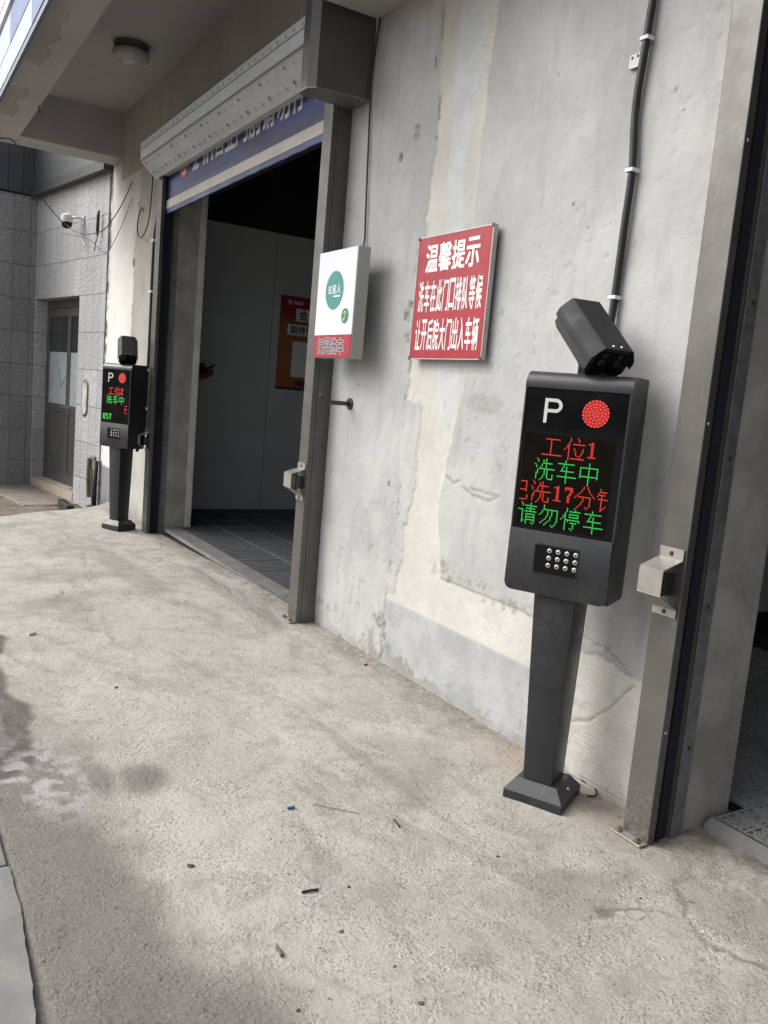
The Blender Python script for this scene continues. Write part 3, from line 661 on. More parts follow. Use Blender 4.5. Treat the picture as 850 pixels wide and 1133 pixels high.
obj('vent_slot', bm, flat('slot_grey', (.37, .38, .38), .7), hd)
bm = B(); box(bm, -8.42, -4.735, -.3145, -.3095, 3.59, 3.594); box(bm, -8.42, -4.735, -.316, -.306, 3.488, 3.498)
for k in range(30): box(bm, -8.35 + k * .12, -8.34 + k * .12, -.3135, -.3095, 3.61, 3.63)
obj('seam', bm, flat('seam_grey', (.24, .245, .24), .6), hd)
# motor casing at the right end
cap = [(-4.735, -.34), (-4.70, -.372), (-4.612, -.372), (-4.565, -.335), (-4.535, -.003), (-4.735, -.003)]
mc = obj('motor_casing', prism(B(), cap, 'z', 3.190, 4.05), worn('grey_brown_casing', (.10, .098, .092), .36, .4, .08, 3, dust=.08), d1)
bm = B(); prism(bm, [(-4.738, -.342), (-4.701, -.375), (-4.611, -.375), (-4.562, -.337), (-4.532, -.004), (-4.738, -.004)], 'z', 3.180, 3.1895)
obj('casing_lid', bm, worn('casing_lid', (.2, .197, .19), .4, .5, .08, 4, dust=.2), mc)
# curtain: printed blue sheet, alu bar, rubber foot
n = NT('blue_print'); x, y, z = n.xyz()
sw = n.noise(1.6, 5, .6, vec=n.scaled((.9, 1, 5)))
c = n.mix(n.ramp(sw, .42, .68), (.007, .012, .080), (.018, .042, .21))
c = n.mix(n.math('MULTIPLY', n.ramp(n.math('ADD', z, n.math('MULTIPLY', sw, .12)), 3.27, 3.21), n.ramp(n.noise(2, 4, .6), .45, .65)), c, (.06, .095, .20))
n.set(c, .4); M['blue_print'] = n.m
cu = obj('curtain', bxm(-8.30, -4.855, -.072, -.062, 3.15, 3.62), M['blue_print'], d1)
obj('bottom_bar', bxm(-8.285, -4.872, -.082, -.052, 3.075, 3.158, .003), worn('bar_alu', (.36, .35, .32), .45, .5, .08, 3, dust=.15), d1)
bm = B(); xs = np.linspace(-8.285, -4.872, 90)
for a, b in zip(xs[:-1], xs[1:]): hexa(bm, [(a, -.078, 3.035 + .002 * math.sin(a * 23)), (b, -.078, 3.035 + .002 * math.sin(b * 23)), (b, -.060, 3.035), (a, -.060, 3.035)], [(a, -.078, 3.078), (b, -.078, 3.078), (b, -.060, 3.078), (a, -.060, 3.078)])
obj('rubber_foot', bm, M['blue_print'], d1)
bm = B(); yb = -.0745
put_text(bm, '24h', -7.56, -7.02, 3.305, 3.56, yb, .02, gap=.05)
put_text(bm, '营业', -7.00, -6.52, 3.305, 3.58, yb, .02); put_text(bm, '门前请勿停车', -6.52, -4.98, 3.305, 3.58, yb, .02)
obj('banner_lettering', bm, flat('banner_white', (.50, .51, .53), .5), cu)
bm = B(); lathe(bm, [(.115, 0), (.150, 0)], 36, yframe((-7.80, yb, 3.425)))
prism(bm, [(-7.80 - .10, 3.425 + .08), (-7.80 - .08, 3.425 + .10), (-7.80 + .10, 3.425 - .08), (-7.80 + .08, 3.425 - .10)], 'y', yb - .0012, yb - .0004)
obj('ban_mark', bm, flat('sign_red', (.40, .02, .02), .5), cu)
bm = B(); lathe(bm, [(0, -.0006), (.115, -.0006)], 36, yframe((-7.80, yb, 3.425))); obj('ban_disc', bm, flat('sign_disc', (.45, .46, .48), .5), cu)
bm = B(); put_text(bm, 'P', -7.86, -7.75, 3.35, 3.50, yb - .0002, .03); obj('ban_letter', bm, M['ink'], cu)

d2 = thing('roller_door', (0, 0, 0), 'guide post and black seal of the near bay roller door at the right edge', 'roller door')
guide_rail(d2, -1.955, -1.838, -.112, .01, -.03, 3.45, 1, .955, dx=.004)
prof2 = [(-.009, 3.47), (-.30, 3.47), (-.34, 3.50), (-.34, 3.60), (-.009, 3.60)]
obj('shutter_housing', prism(B(), prof2, 'x', -1.95, 1.80), M['white_metal'], d2)
bm = B()
box(bm, 1.648, 1.77, -.112, -.002, -.03, 3.45, .003); obj('guide_rail', bm, M['alu'], d2)

# ------------------------------------------------------------------ floor gratings
t = thing('floor_grating', (0, 0, 0), 'dark slatted plastic floor grating inside the far bay', 'floor grating')
bm = B(); z0, z1 = -.045, -.012
for k in range(64):
    y = .235 + k * .0315
    box(bm, -9.49, -3.9, y, y + .013, z0, z1)
for k in range(0, 57): box(bm, -9.48 + k * .0995, -9.468 + k * .0995, .232, 2.24, z0, z1 - .003)
obj('slat', bm, M['mat_dark'], t)
obj('plain_field', bxm(-9.49, -3.9, 2.26, 6.9, z0, z1), M['mat_dark'], t)
bm = B()
for k in range(14): box(bm, -9.49 + k * .40, -9.478 + k * .40, .233, 4.2, z1 - .002, z1 + .002)
for k in range(9): box(bm, -9.49, -3.9, .633 + k * .40, .643 + k * .40, z1 - .0015, z1 + .0025)
obj('tile_seam', bm, worn('seam_plastic', (.17, .175, .18), .45), t)
t = thing('channel_grille', (0, 0, 0), 'pale metal channel drain grille along the far bay threshold', 'drain grille')
bm = B()
for k in range(6): box(bm, -8.28, -4.88, .060 + k * .030, .069 + k * .030, -.05, -.012)
for k in range(69): box(bm, -8.28 + k * .05, -8.274 + k * .05, .062, .218, -.05, -.016)
obj('grille_bar', bm, M['grille'], t)
obj('channel_bed', bxm(-8.29, -4.87, .05, .225, -.15, -.075), M['slot'], t)
# patterned plastic tiles of the near bay
t = thing('floor_grating', (0, 0, 0), 'grey plastic floor tiles with ring and cross pattern at the near bay threshold', 'floor grating')
bm = B(); p = .112; zt = .062; zb = .040; wd = .0055
def bar2(bm, x0, y0, x1, y1, w, za, zb_):
    d = Vector((x1 - x0, y1 - y0)); L = d.length; nx = Vector((-d.y, d.x)).normalized() * w
    q = [(x0 - nx.x, y0 - nx.y), (x1 - nx.x, y1 - nx.y), (x1 + nx.x, y1 + nx.y), (x0 + nx.x, y0 + nx.y)]
    hexa(bm, [(a, b, za) for a, b in q], [(a, b, zb_) for a, b in q])
for i in range(-17, 22):
    for j in range(21):
        if i < 0 and j < 2: continue
        cx = -1.80 + p * (i + .5); cy = .205 + p * (j + .5)
        if cx > .7: continue
        nseg = 12
        for k in range(nseg):
            a0, a1 = 2 * math.pi * k / nseg, 2 * math.pi * (k + 1) / nseg
            bar2(bm, cx + .036 * math.cos(a0), cy + .036 * math.sin(a0), cx + .036 * math.cos(a1), cy + .036 * math.sin(a1), wd * .8, zb, zt)
        s = p / 2
        for sx, sy in ((1, 1), (1, -1)): bar2(bm, cx - s * sx, cy - s * sy, cx + s * sx, cy + s * sy, wd * .8, zb, zt - .001)
        bar2(bm, cx - s, cy - s, cx + s, cy - s, wd, zb, zt + .001); bar2(bm, cx - s, cy - s, cx - s, cy + s, wd, zb, zt + .0005)
        for sx, sy in ((1, 0), (0, 1)): bar2(bm, cx - s * sx, cy - s * sy, cx + s * sx, cy + s * sy, wd * .6, zb, zt - .002)
obj('tile_lattice', bm, M['mat'], t)
bm = B(); box(bm, -1.80, .75, .205, .43, .034, .038); box(bm, -3.69, .75, .4305, 2.56, .034, .038); obj('tile_bed', bm, M['slot'], t)
bm = B(); prism(bm, [(.158, .018), (.205, .022), (.205, .063), (.192, .063), (.161, .046)], 'x', -1.812, .75)
obj('edge_ramp', bm, worn('ramp_plastic', (.17, .17, .168), .5, 0, .2, 6, dust=.3), t)

# ------------------------------------------------------------------ notice board
t = thing('notice_board', (-3.49, -.03, 2.012), 'square red notice board with three lines of white characters on the wall', 'sign')
w, h = .307, .3035
obj('board_panel', bxm(-w, w, -.012, .008, -h, h, .002, 1), M['board_red'], t)
bm = B(); e = .005
for a in ((-w - e, -w, -h - e, h + e), (w, w + e, -h - e, h + e), (-w, w, -h - e, -h), (-w, w, h, h + e)): box(bm, a[0], a[1], -.014, .012, a[2], a[3])
obj('board_frame', bm, M['board_edge'], t)
bm = B()
for sx in (-1, 1):
    for sz in (-1, 1):
        obj('corner_clip', bxm(sx * w - .009, sx * w + .009, -.017, -.013, sz * h - .009, sz * h + .009, .002, 1), M['alu_dark'], t); obj('stand_off', bxm(sx * (w - .03) - .01, sx * (w - .03) + .01, .008, .030, sz * (h - .03) - .01, sz * (h - .03) + .01), M['alu_dark'], t)
fx = lambda a: -w + 2 * w * a
fz = lambda a: h - 2 * h * a
for txt, xa, xb, za, zb_, bo in (('温馨提示', .12, .865, .285, .065, .026), ('洗车在此门口排队等候', .055, .945, .612, .362, .020), ('让开后院大门出入车辆', .055, .945, .93, .68, .020)):
    bm = B(); put_text(bm, txt, fx(xa), fx(xb), fz(za), fz(zb_), -.0132, bo, gap=.045 if len(txt) < 5 else .085); obj('lettering', bm, M['white_ink'], t)

# ------------------------------------------------------------------ light box sign
t = thing('light_box_sign', (-4.437, -.10, 2.0), 'white sign box with a teal disc and red foot strip beside the door post', 'sign')
obj('sign_box', bxm(-.237, .237, -.078, 0, -.308, .308, .003, 1), M['lightbox'], t)
for q in ((-.21, -.17, .05, .20), (-.10, -.06, .05, .20), (-.10, -.06, -.22, -.12)): obj('wall_bracket', bxm(q[0], q[1], 0, .094, q[2], q[3]), M['zinc'], t)
obj('white_face', bxm(-.232, .232, -.0815, -.0785, -.176, .304), emissive('lit_white_face', (.62, .63, .70), (.80, .83, 1.0), .06), t)
obj('red_strip', bxm(-.232, .232, -.0818, -.0785, -.304, -.178), M['board_red'], t)
bm = B(); lathe(bm, [(0, .0012), (.110, .0012), (.110, 0)], 48, yframe((-.012, -.0816, .078))); disc = obj('teal_disc', bm, M['teal'], t)
bm = B(); put_text(bm, '驼星人', -.092, .068, .060, .108, -.0832, .012); put_text(bm, '一生美好', -.02, .058, .036, .048, -.0832, .0) if False else box(bm, -.02, .062, -.0834, -.0829, .040, .048)
obj('disc_lettering', bm, M['white_ink'], disc)
bm = B(); lathe(bm, [(0, .0012), (.043, .0012), (.043, 0)], 32, yframe((.140, -.0816, -.072))); eb = obj('green_emblem', bm, M['green_ink'], t)
bm = B(); tube(bm, spline([(.128, -.0832, -.058), (.140, -.0832, -.048), (.150, -.0832, -.056), (.145, -.0832, -.066), (.140, -.0832, -.072), (.140, -.0832, -.088), (.132, -.0832, -.097), (.124, -.0832, -.09), (.126, -.0832, -.082)], 5), .0032, 6); obj('emblem_mark', bm, M['white_ink'], eb)
bm = B(); put_text(bm, '扫码洗车', -.185, .155, -.285, -.196, -.0822, .05, gap=.05); obj('lettering_outline', bm, M['white_ink'], t)
bm = B(); put_text(bm, '扫码洗车', -.185, .155, -.285, -.196, -.0829, .016, gap=.05); obj('lettering', bm, M['ink'], t)

# ------------------------------------------------------------------ poster inside the far bay
t = thing('poster', (-9.496, 2.12, 2.03), 'red and orange poster with a white square inside the far bay', 'poster')
n = NT('poster_print'); x, y, z = n.xyz(); c = n.mix(n.ramp(z, .10, .42), (.32, .13, .045), (.28, .02, .035)); c = n.mix(n.ramp(z, -.15, -.5), c, (.38, .10, .03)); n.set(c, .35)
obj('print', bxm(0, .004, -.42, .42, -.56, .56), n.m, t)
def ptext(bm, txt, y0, y1, z0, z1, x, bold):
    put_text(bm, txt, y0, y1, z0, z1, 0, bold)
    for v in bm.verts: v.co = Vector((x, v.co.x, v.co.z))
    return bm
bm = B(); box(bm, .004, .006, -.21, .25, .27, .42); box(bm, .004, .006, -.31, .33, .10, .23); box(bm, .004, .006, -.23, .23, -.40, .03); obj('white_field', bm, M['board_white'], t)
obj('lettering', ptext(B(), '会员', -.17, .07, .285, .405, .0068, .02), M['ink'], t)
obj('lettering', ptext(B(), '期待信', -.28, .04, .115, .215, .0068, .02), M['ink'], t)
obj('pill_button', bxm(.004, .007, -.16, .16, -.51, -.44, .001, 1), flat('pill_dark', (.05, .05, .06), .4), t)
obj('foot_band', bxm(.004, .006, -.42, .42, -.56, -.525), flat('poster_band', (.03, .03, .05), .4), t)
bm = B(); lathe(bm, [(0, .002), (.03, .002)], 20, Matrix.Translation((.004, -.30, .485)) @ Matrix.Rotation(math.pi / 2, 4, 'Y')); box(bm, .004, .006, -.25, -.12, .465, .505); obj('header_mark', bm, flat('poster_pale', (.55, .40, .38), .5), t)
# red glove hanging inside
t = thing('spray_gun', (-9.42, .80, 1.62), 'small red and black spray gun hanging on the inner wall by the far jamb', 'spray gun')
bm = B(); tube(bm, [(0, -.06, .06), (0, -.02, .0), (0, .02, -.05)], [.03, .028, .02], 8); tube(bm, [(0, -.02, .0), (0, .05, .03), (0, .10, .06)], .012, 8); obj('gun_body', bm, M['rubber'], t)
bm = B(); tube(bm, [(0, -.09, -.09), (0, -.02, -.075), (0, .05, -.04), (0, .08, .0)], [.03, .035, .03, .012], 8); obj('red_grip', bm, flat('red_plastic', (.25, .015, .03), .5), t)
obj('holder', bxm(-.08, -.02, -.08, -.02, -.04, .06, .006), M['rubber'], t)

# ------------------------------------------------------------------ payment kiosks
FONT16 = {
'工': ["", "", "..###########", "......#", "......#", "......#", "......#", "......#", "......#", "......#", "......#", "......#", "......#", "###############", "", ""],
'位': ["....#....#", "....#.....#", "....#.....#", "...#", "...#..#########", "..##", "..##", ".#.#...#.....#", "#..#...#.....#", "...#....#....#", "...#....#...#", "...#....#...#", "...#.....#.#", "...#.......#", "...#.##########", "...#"],
'洗': [".#......#", "..#...#.#", "..#...#.#", "......#######", "#....#..#", ".#...#..#", ".#..#...#", "...############", "..#....#.#", "..#....#.#", ".##....#.#", ".#.....#.#...#", ".#....#..#...#", ".#....#..#...#", ".#...#....####", "....#"],
'车': ["......#", "......#", ".############", ".....#", ".....#.#", "....#..#", "....#..#", "...##########", ".......#", ".......#", ".......#", ".##############", ".......#", ".......#", ".......#", ".......#"],
'中': [".......#", ".......#", ".......#", ".#############", ".#.....#.....#", ".#.....#.....#", ".#.....#.....#", ".#.....#.....#", ".#.....#.....#", ".#############", ".#.....#.....#", ".......#", ".......#", ".......#", ".......#", ".......#"],
'已': ["", "..###########", "............#", "............#", "............#", "..#.........#", "..#.........#", "..###########", "..#.........#", "..#", "..#", "..#..........#", "..#..........#", "..#..........#", "...##########", ""],
'分': ["......#..#", "......#..#", ".....#....#", ".....#....#", "....#......#", "...#........#", "..#..........#", ".#.#########..#", "#.....#....#", "......#....#", "......#....#", ".....#.....#", ".....#.....#", "....#......#", "...#....#.#", "..#......#"],
'钟': ["..#", "..#", "..#####", ".#", ".#####", "#..#", "...#", ".#######", "...#", "...#", "...#", "...#", "...#..#", "...#.#", "...##", "...#"],
'请': ["..#......#", "...#.....#", "...#.#########", ".........#", "......#######", "####.....#", "...#.#########", "...#", "...#..#######", "...#..#.....#", "...#..#######", "...#..#.....#", "...#..#######", "...##.#.....#", "...#..#...#.#", "......#....#"],
'勿': ["...#", "...#", "...#", "...###########", "..#...#..#...#", "..#...#..#...#", ".#....#..#...#", "#.....#..#...#", ".....#..#....#", ".....#..#....#", "....#...#....#", "...#...#.....#", "..#...#.....#", ".#...#......#", "....#....#.#", "..........#"],
'停': ["....#....#", "....#.....#", "....#.########", "...#", "...#..#######", "..##..#.....#", "..##..#######", ".#.#", "#..###########", "...#.#.......#", "...#...#####", "...#.....#", "...#.....#", "...#.....#", "...#...#.#", "...#....#"],
'1': ["", "", "...##", ".####", "...##", "...##", "...##", "...##", "...##", "...##", "...##", "...##", ".######", "", "", ""],
'7': ["", "", ".######", ".######", ".#...##", ".....##", "....##", "....##", "...##", "...##", "...##", "...##", "...##", "", "", ""],
'2': ["", "", "..####", ".##..##", ".##..##", ".....##", "....##", "...##", "..##", ".##", ".##", ".######", ".######", "", "", ""],
'0': ["", "", "..####", ".##..##", ".##..##", ".##..##", ".##..##", ".##..##", ".##..##", ".##..##", ".##..##", ".##..##", "..####", "", "", ""],
'5': ["", "", ".######", ".##", ".##", ".##", ".#####", ".....##", ".....##", ".....##", ".....##", ".##..##", "..####", "", "", ""]}
PITCH, U0, ZT = .00522, -.191, 1.408
def led_line(bm, cells, row, v, dot=.40):
    for ch, c0, lo, hi in cells:
        for r, line in enumerate(FONT16[ch]):
            for k, px in enumerate(line):
                if px == '#' and lo <= k < hi:
                    cu_, cz = U0 + (c0 + k - lo + .5) * PITCH, ZT - (row * 16.3 + r + .5) * PITCH; s = PITCH * dot
                    vs = [bm.verts.new((cu_ + a * s, v, cz + b * s)) for a, b in ((-1, -.6), (-.6, -1), (.6, -1), (1, -.6), (1, .6), (.6, 1), (-.6, 1), (-1, .6))]; bm.faces.new(vs)
    return bm
def kiosk(loc, rz, label, lines, cam_extra=0.0, dot=.38):
    k = thing('payment_kiosk', loc, label, 'kiosk', 'car wash payment kiosks by the doors', rz)
    # foot
    bm = B(); a, b_ = .1175, .080
    box(bm, -a, a, -a, a, -.03, .036, .002, 1)
    hexa(bm, [(-a + .001, -a + .001, .036), (a - .001, -a + .001, .036), (a - .001, a - .001, .036), (-a + .001, a - .001, .036)], [(-b_, -b_, .080), (b_, -b_, .080), (b_, b_, .080), (-b_, b_, .080)])
    foot = obj('foot', bm, M['kiosk'], k)
    bm = B(); lathe(bm, [(0, .006), (.005, .005), (.007, 0)], 10, Matrix.Translation((.1, 0, .057)) @ Matrix.Rotation(math.radians(50), 4, 'Y')); obj('foot_screw', bm, M['chrome'], foot)
    # tapered pole
    bm = B()
    hexa(bm, [(-.060, -.072, .079), (.056, -.072, .079), (.056, .072, .079), (-.060, .072, .079)], [(-.098, -.082, .86), (.066, -.082, .86), (.066, .092, .86), (-.098, .092, .86)])
    bmesh.ops.bevel(bm, geom=[e for e in bm.edges if abs(e.verts[0].co.z - e.verts[1].co.z) > .2], offset=.005, segments=2, profile=.5, affect='EDGES')
    obj('pole', bm, M['kiosk'], k, 35)
    # head: profile in (v, z), extruded along u, corners softened
    ul, ur, vf, vb, zl, zt = -.212, .184, -.098, .115, .815, 1.640
    bm = B(); pr = [(vf + .014, zl + .235), (vf + .014, 1.575), (vf, 1.580)]
    for q in range(9):
        th = math.pi - q * math.pi / 16; pr.append((vf + .052 + .052 * math.cos(th), zt - .052 + .052 * math.sin(th)))
    pr += [(vb, zt), (vb, zl + .01), (vb - .01, zl), (vf + .020, zl), (vf + .012, zl + .235)]
    prism(bm, pr[1:-1], 'x', ul, ur)
    head = obj('head', bm, M['kiosk'], k, 35)
    # side frame lips around the screen and the chin
    obj('screen_rim', bxm(ul, ul + .006, vf + .002, vf + .02, 1.04, 1.58), M['kiosk'], head); obj('screen_rim', bxm(ur - .008, ur, vf, vf + .02, 1.04, 1.58), M['kiosk'], head)
    bm = B(); pts = []
    r = .026
    for cx, cz, a0 in ((ul + r, zl + r, math.pi), (ur - r, zl + r, 1.5 * math.pi)):
        for q in range(7): th = a0 + q * math.pi / 12; pts.append((cx + r * math.cos(th), cz + r * math.sin(th)))
    wu0, wu1, wz0, wz1 = -.106, .066, .893, 1.006
    pts += [(ur, 1.052), (ul, 1.052)]
    prism(bm, pts, 'y', vf - .005, vf + .018)
    bmesh.ops.bevel(bm, geom=[e for e in bm.edges if all(v.co.y < vf for v in e.verts)], offset=.004, segments=2, profile=.5, affect='EDGES')
    chin = obj('chin_panel', bm, M['kiosk'], k, 40)
    bm = B()
    for q in ((wu0, wu1, wz0, wz0 + .005), (wu0, wu1, wz1 - .005, wz1), (wu0, wu0 + .005, wz0 + .005, wz1 - .005), (wu1 - .005, wu1, wz0 + .005, wz1 - .005)): box(bm, q[0], q[1], vf - .0075, vf - .0045, q[2], q[3])
    obj('window_rim', bm, M['kiosk_dark'], chin)
    obj('lamp_window', bxm(wu0 + .005, wu1 - .005, vf - .0062, vf - .0045, wz0 + .005, wz1 - .005), M['glass_black'], chin)
    for rr in range(3):
        for c in range(4):
            bm = B(); u_, z_ = -.046 + c * .0335 , .985 - rr * .0275
            lathe(bm, [(.0045, .0052), (.0075, .0040), (.009, 0)], 14, yframe((u_, vf - .0062, z_)))
            led = obj('fill_lamp', bm, M['lens_clear'], chin, True)
            bm = B(); lathe(bm, [(0, .0035), (.0046, .0035)], 10, yframe((u_, vf - .0068, z_))); obj('lamp_core', bm, M['lens_ring'], led)
    # screen
    scr = obj('screen', bxm(ul + .007, ur - .009, vf + .006, vf + .022, 1.053, 1.578), M['glass_black'], k)
    v = vf + .0050
    obj('led_board', bxm(U0 - .004, U0 + 64 * PITCH + .004, v + .0004, v + .002, ZT - 66 * PITCH, ZT + .003), M['led_board'], scr)
    bm = B(); v2 = v - .0006
    s = lambda *q: box(bm, *q)
    x0, z0_, w_, h_, tk = -.131, 1.453, .068, .090, .0125
    s(x0, x0 + tk, v2 - .001, v2, z0_, z0_ + h_)
    cz, r_o = z0_ + h_ - .0255, .0255
    outer = [(x0 + tk, z0_ + h_), (x0 + w_ - r_o, z0_ + h_)] + [(x0 + w_ - r_o + r_o * math.cos(math.pi / 2 - q * math.pi / 12), cz + r_o * math.sin(math.pi / 2 - q * math.pi / 12)) for q in range(1, 12)] + [(x0 + w_ - r_o, cz - r_o), (x0 + tk, cz - r_o)]
    ri = r_o - tk
    inner = [(x0 + tk, cz + ri), (x0 + w_ - r_o, cz + ri)] + [(x0 + w_ - r_o + ri * math.cos(math.pi / 2 - q * math.pi / 12), cz + ri * math.sin(math.pi / 2 - q * math.pi / 12)) for q in range(1, 12)] + [(x0 + w_ - r_o, cz - ri), (x0 + tk, cz - ri)]
    vo = [bm.verts.new((p_[0], v2 - .001, p_[1])) for p_ in outer]; vi = [bm.verts.new((p_[0], v2 - .001, p_[1])) for p_ in inner]
    for q in range(len(vo) - 1): bm.faces.new((vo[q], vo[q + 1], vi[q + 1], vi[q]))
    obj('parking_letter', bm, M['white_letter'], scr)
    bm = B(); lathe(bm, [(0, .001), (.049, .001)], 40, yframe((.062, v, 1.500))); lamp = obj('stop_lamp', bm, M['lamp_red'], k)
    bm = B()
    for ring, cnt in ((0, 1), (1, 6), (2, 12), (3, 17), (4, 22)):
        for q in range(cnt):
            th = 2 * math.pi * q / cnt + ring * .4; rad = ring * .0117
            lathe(bm, [(0, .0022), (.0019, .0018), (.0026, 0)], 7, yframe((.062 + rad * math.cos(th), v - .001, 1.5 + rad * math.sin(th))))
    obj('lamp_dot', bm, M['lamp_red_dot'], lamp)
    for row, colr, cells in lines:
        obj('led_text', led_line(B(), cells, row, v2, dot), M['led_red' if colr == 'r' else 'led_green'], k)
    # camera on top; axes: l forward, w width, n top normal (world), brought into kiosk space
    rot = Matrix.Rotation(-rz, 3, 'Z'); az = math.radians(-7.0 + cam_extra); pt = math.radians(-40)
    l = rot @ Vector((math.cos(az) * math.cos(pt), math.sin(az) * math.cos(pt), math.sin(pt)))
    wv = rot @ Vector((-math.sin(az), math.cos(az), 0)); nv = l.cross(wv); nv.normalize()
    O = Vector((.022, .0, 1.822))
    Mc = Matrix.Translation(O) @ Matrix((l.to_tuple() + (0,), wv.to_tuple() + (0,), nv.to_tuple() + (0,), (0, 0, 0, 1))).transposed()
    Mc = Matrix.Translation(O) @ Matrix([[l[i], wv[i], nv[i], 0] for i in range(3)] + [[0, 0, 0, 1]])
    pts = [(-.096, -.078), (-.096, -.052), (-.093, -.043), (-.068, -.006), (-.060, 0), (.060, 0), (.068, -.006), (.093, -.043), (.096, -.052), (.096, -.078)]
    pts += [(a_ * .965, b_ - (.003 if b_ > -.07 else 0)) for a_, b_ in pts[::-1]]
    bm = prism(B(), pts, 'x', -.150, .142); bmesh.ops.transform(bm, matrix=Mc, verts=bm.verts)
    hood = obj('camera_hood', bm, M['hood'], k, 30)
    for yy in (-.018, .018): obj('hood_screw', lathe(B(), [(0, .003), (.0035, .0025), (.005, 0)], 10, Mc @ Matrix.Translation((.125, yy, 0))), M['chrome'], hood)
    bm = B(); pts = [(-.086, -.046), (-.060, -.006), (.060, -.006), (.086, -.046), (.086, -.108), (.066, -.132), (-.066, -.132), (-.086, -.108)]
    prism(bm, pts, 'x', -.146, .130); bmesh.ops.transform(bm, matrix=Mc, verts=bm.verts)
    cb = obj('camera_body', bm, M['kiosk_dark'], k)
    bm = B(); box(bm, .1305, .133, -.066, .066, -.112, -.024, M=Mc); obj('front_glass', bm, M['glass_black'], cb)
    for yy, zz, r_ in ((-.034, -.068, .013), (.034, -.068, .013), (-.034, -.038, .009), (.034, -.038, .009)):
        bm = B(); lathe(bm, [(r_ * .55, .0035), (r_, .0035), (r_ * 1.08, 0)], 20, Mc @ Matrix.Translation((.133, yy, zz)) @ Matrix.Rotation(math.pi / 2, 4, 'Y')); lathe(bm, [(0, .002), (r_ * .3, .0015)], 10, Mc @ Matrix.Translation((.1332, yy, zz)) @ Matrix.Rotation(math.pi / 2, 4, 'Y')); obj('lens', bm, M['lens_ring'], cb)
    # bracket down to the head
    bm = B(); foot_c = Mc @ Vector((-.01, 0, -.125))
    box(bm, -.045, .045, -.02, .075, 1.6395, 1.646, .001, 1); box(bm, -.050, -.044, -.01, .06, 1.64, 1.73); box(bm, .044, .050, -.01, .06, 1.64, 1.70)
    tube(bm, [(-.06, .02, 1.685), (.06, .02, 1.685)], .010, 8); tube(bm, [(0, .03, 1.645), (0, .025, 1.69), foot_c], .016, 10)
    obj('camera_bracket', bm, M['kiosk_dark'], k)
    return k
A16 = lambda ch, c0: (ch, c0, 0, 16)
kiosk((-2.285, -.21, .0), math.radians(28), 'near charcoal payment kiosk whose LED screen reads 工位1 and 请勿停车', [
    (0, 'r', [A16('工', 13), A16('位', 29), ('1', 45, 0, 8)]),
    (1, 'g', [A16('洗', 9), A16('车', 25), A16('中', 41)]),
    (2, 'r', [('已', 0, 8, 16), A16('洗', 8), ('1', 24, 0, 8), ('7', 32, 0, 8), A16('分', 40), ('钟', 56, 0, 8)]),
    (3, 'g', [A16('请', 0), A16('勿', 16), A16('停', 32), A16('车', 48)])])
kiosk((-8.545, -.33, -.052), math.radians(29), 'far charcoal payment kiosk whose LED screen reads 工位2 and 057', [
    (0, 'r', [A16('工', 13), A16('位', 29), ('2', 45, 0, 8)]),
    (1, 'g', [A16('洗', 9), A16('车', 25), A16('中', 41)]),
    (2, 'r', [('已', 56, 0, 8)]),
    (3, 'g', [('0', 0, 0, 8), ('5', 8, 0, 8), ('7', 16, 0, 8)])], -5, .58)

# ------------------------------------------------------------------ cables and fixings on the walls
t = thing('wall_cable', (0, 0, 0), 'thick black cable clipped to the wall above the near kiosk', 'cable')
obj('cable_run', tube(B(), spline([(-2.375, -.018, 3.6), (-2.385, -.018, 3.2), (-2.400, -.020, 2.89), (-2.415, -.018, 2.65), (-2.395, -.018, 2.42), (-2.400, -.018, 2.2), (-2.405, -.018, 1.95), (-2.40, -.03, 1.80), (-2.36, -.07, 1.66), (-2.34, -.09, 1.63)], 8), .0145, 12), M['cable'], t, True)
for x, z in ((-2.400, 2.89), (-2.395, 2.42), (-2.405, 1.95), (-2.38, 3.4)):
    bm = B(); box(bm, x - .017, x + .019, -.037, -.033, z - .007, z + .007, .002, 1); box(bm, x - .019, x - .0155, -.036, .004, z - .007, z + .007); box(bm, x + .0155, x + .019, -.036, .004, z - .007, z + .007); box(bm, x - .036, x - .019, -.010, .004, z - .009, z + .009, .002, 1)
    obj('cable_clip', bm, M['clip'], t)
t = thing('fixing_plate', (-2.455, -.004, 2.835), 'small zinc plate on the wall beside the thick cable', 'plate')
bm = B(); box(bm, -.03, .032, -.006, 0, -.03, .022, .001, 1); obj('plate', bm, M['zinc'], t)
for x, z in ((-.015, .008), (.012, .010)): obj('plate_screw', lathe(B(), [(0, .004), (.004, .003), (.006, 0)], 8, yframe((x, -.006, z))), M['rust'], t)
tag(obj('wall_wire', tube(B(), spline([(-4.455, -.012, 3.72), (-4.50, -.012, 3.45), (-4.515, -.012, 3.25), (-4.49, -.012, 2.9), (-4.46, -.012, 2.55), (-4.445, -.014, 2.37), (-4.43, -.05, 2.30)], 8), .0055, 7), M['cable']), 'thin black wire running down the wall from the casing to the light box sign', 'wire')
t = thing('wall_peg', (-4.485, 0, 1.433), 'short black pipe peg with a flange sticking out of the wall beside the door post', 'peg')
bm = B(); lathe(bm, [(0, .012), (.032, .012), (.036, .008), (.036, 0)], 20, yframe((0, .002, 0))); obj('flange', bm, M['alu_dark'], t)
bm = B(); tube(bm, spline([(0, -.01, 0), (0, -.10, .0), (0, -.155, .002), (0, -.185, .016), (0, -.20, .045)], 6), .0135, 12); obj('pipe', bm, M['alu_dark'], t, True)
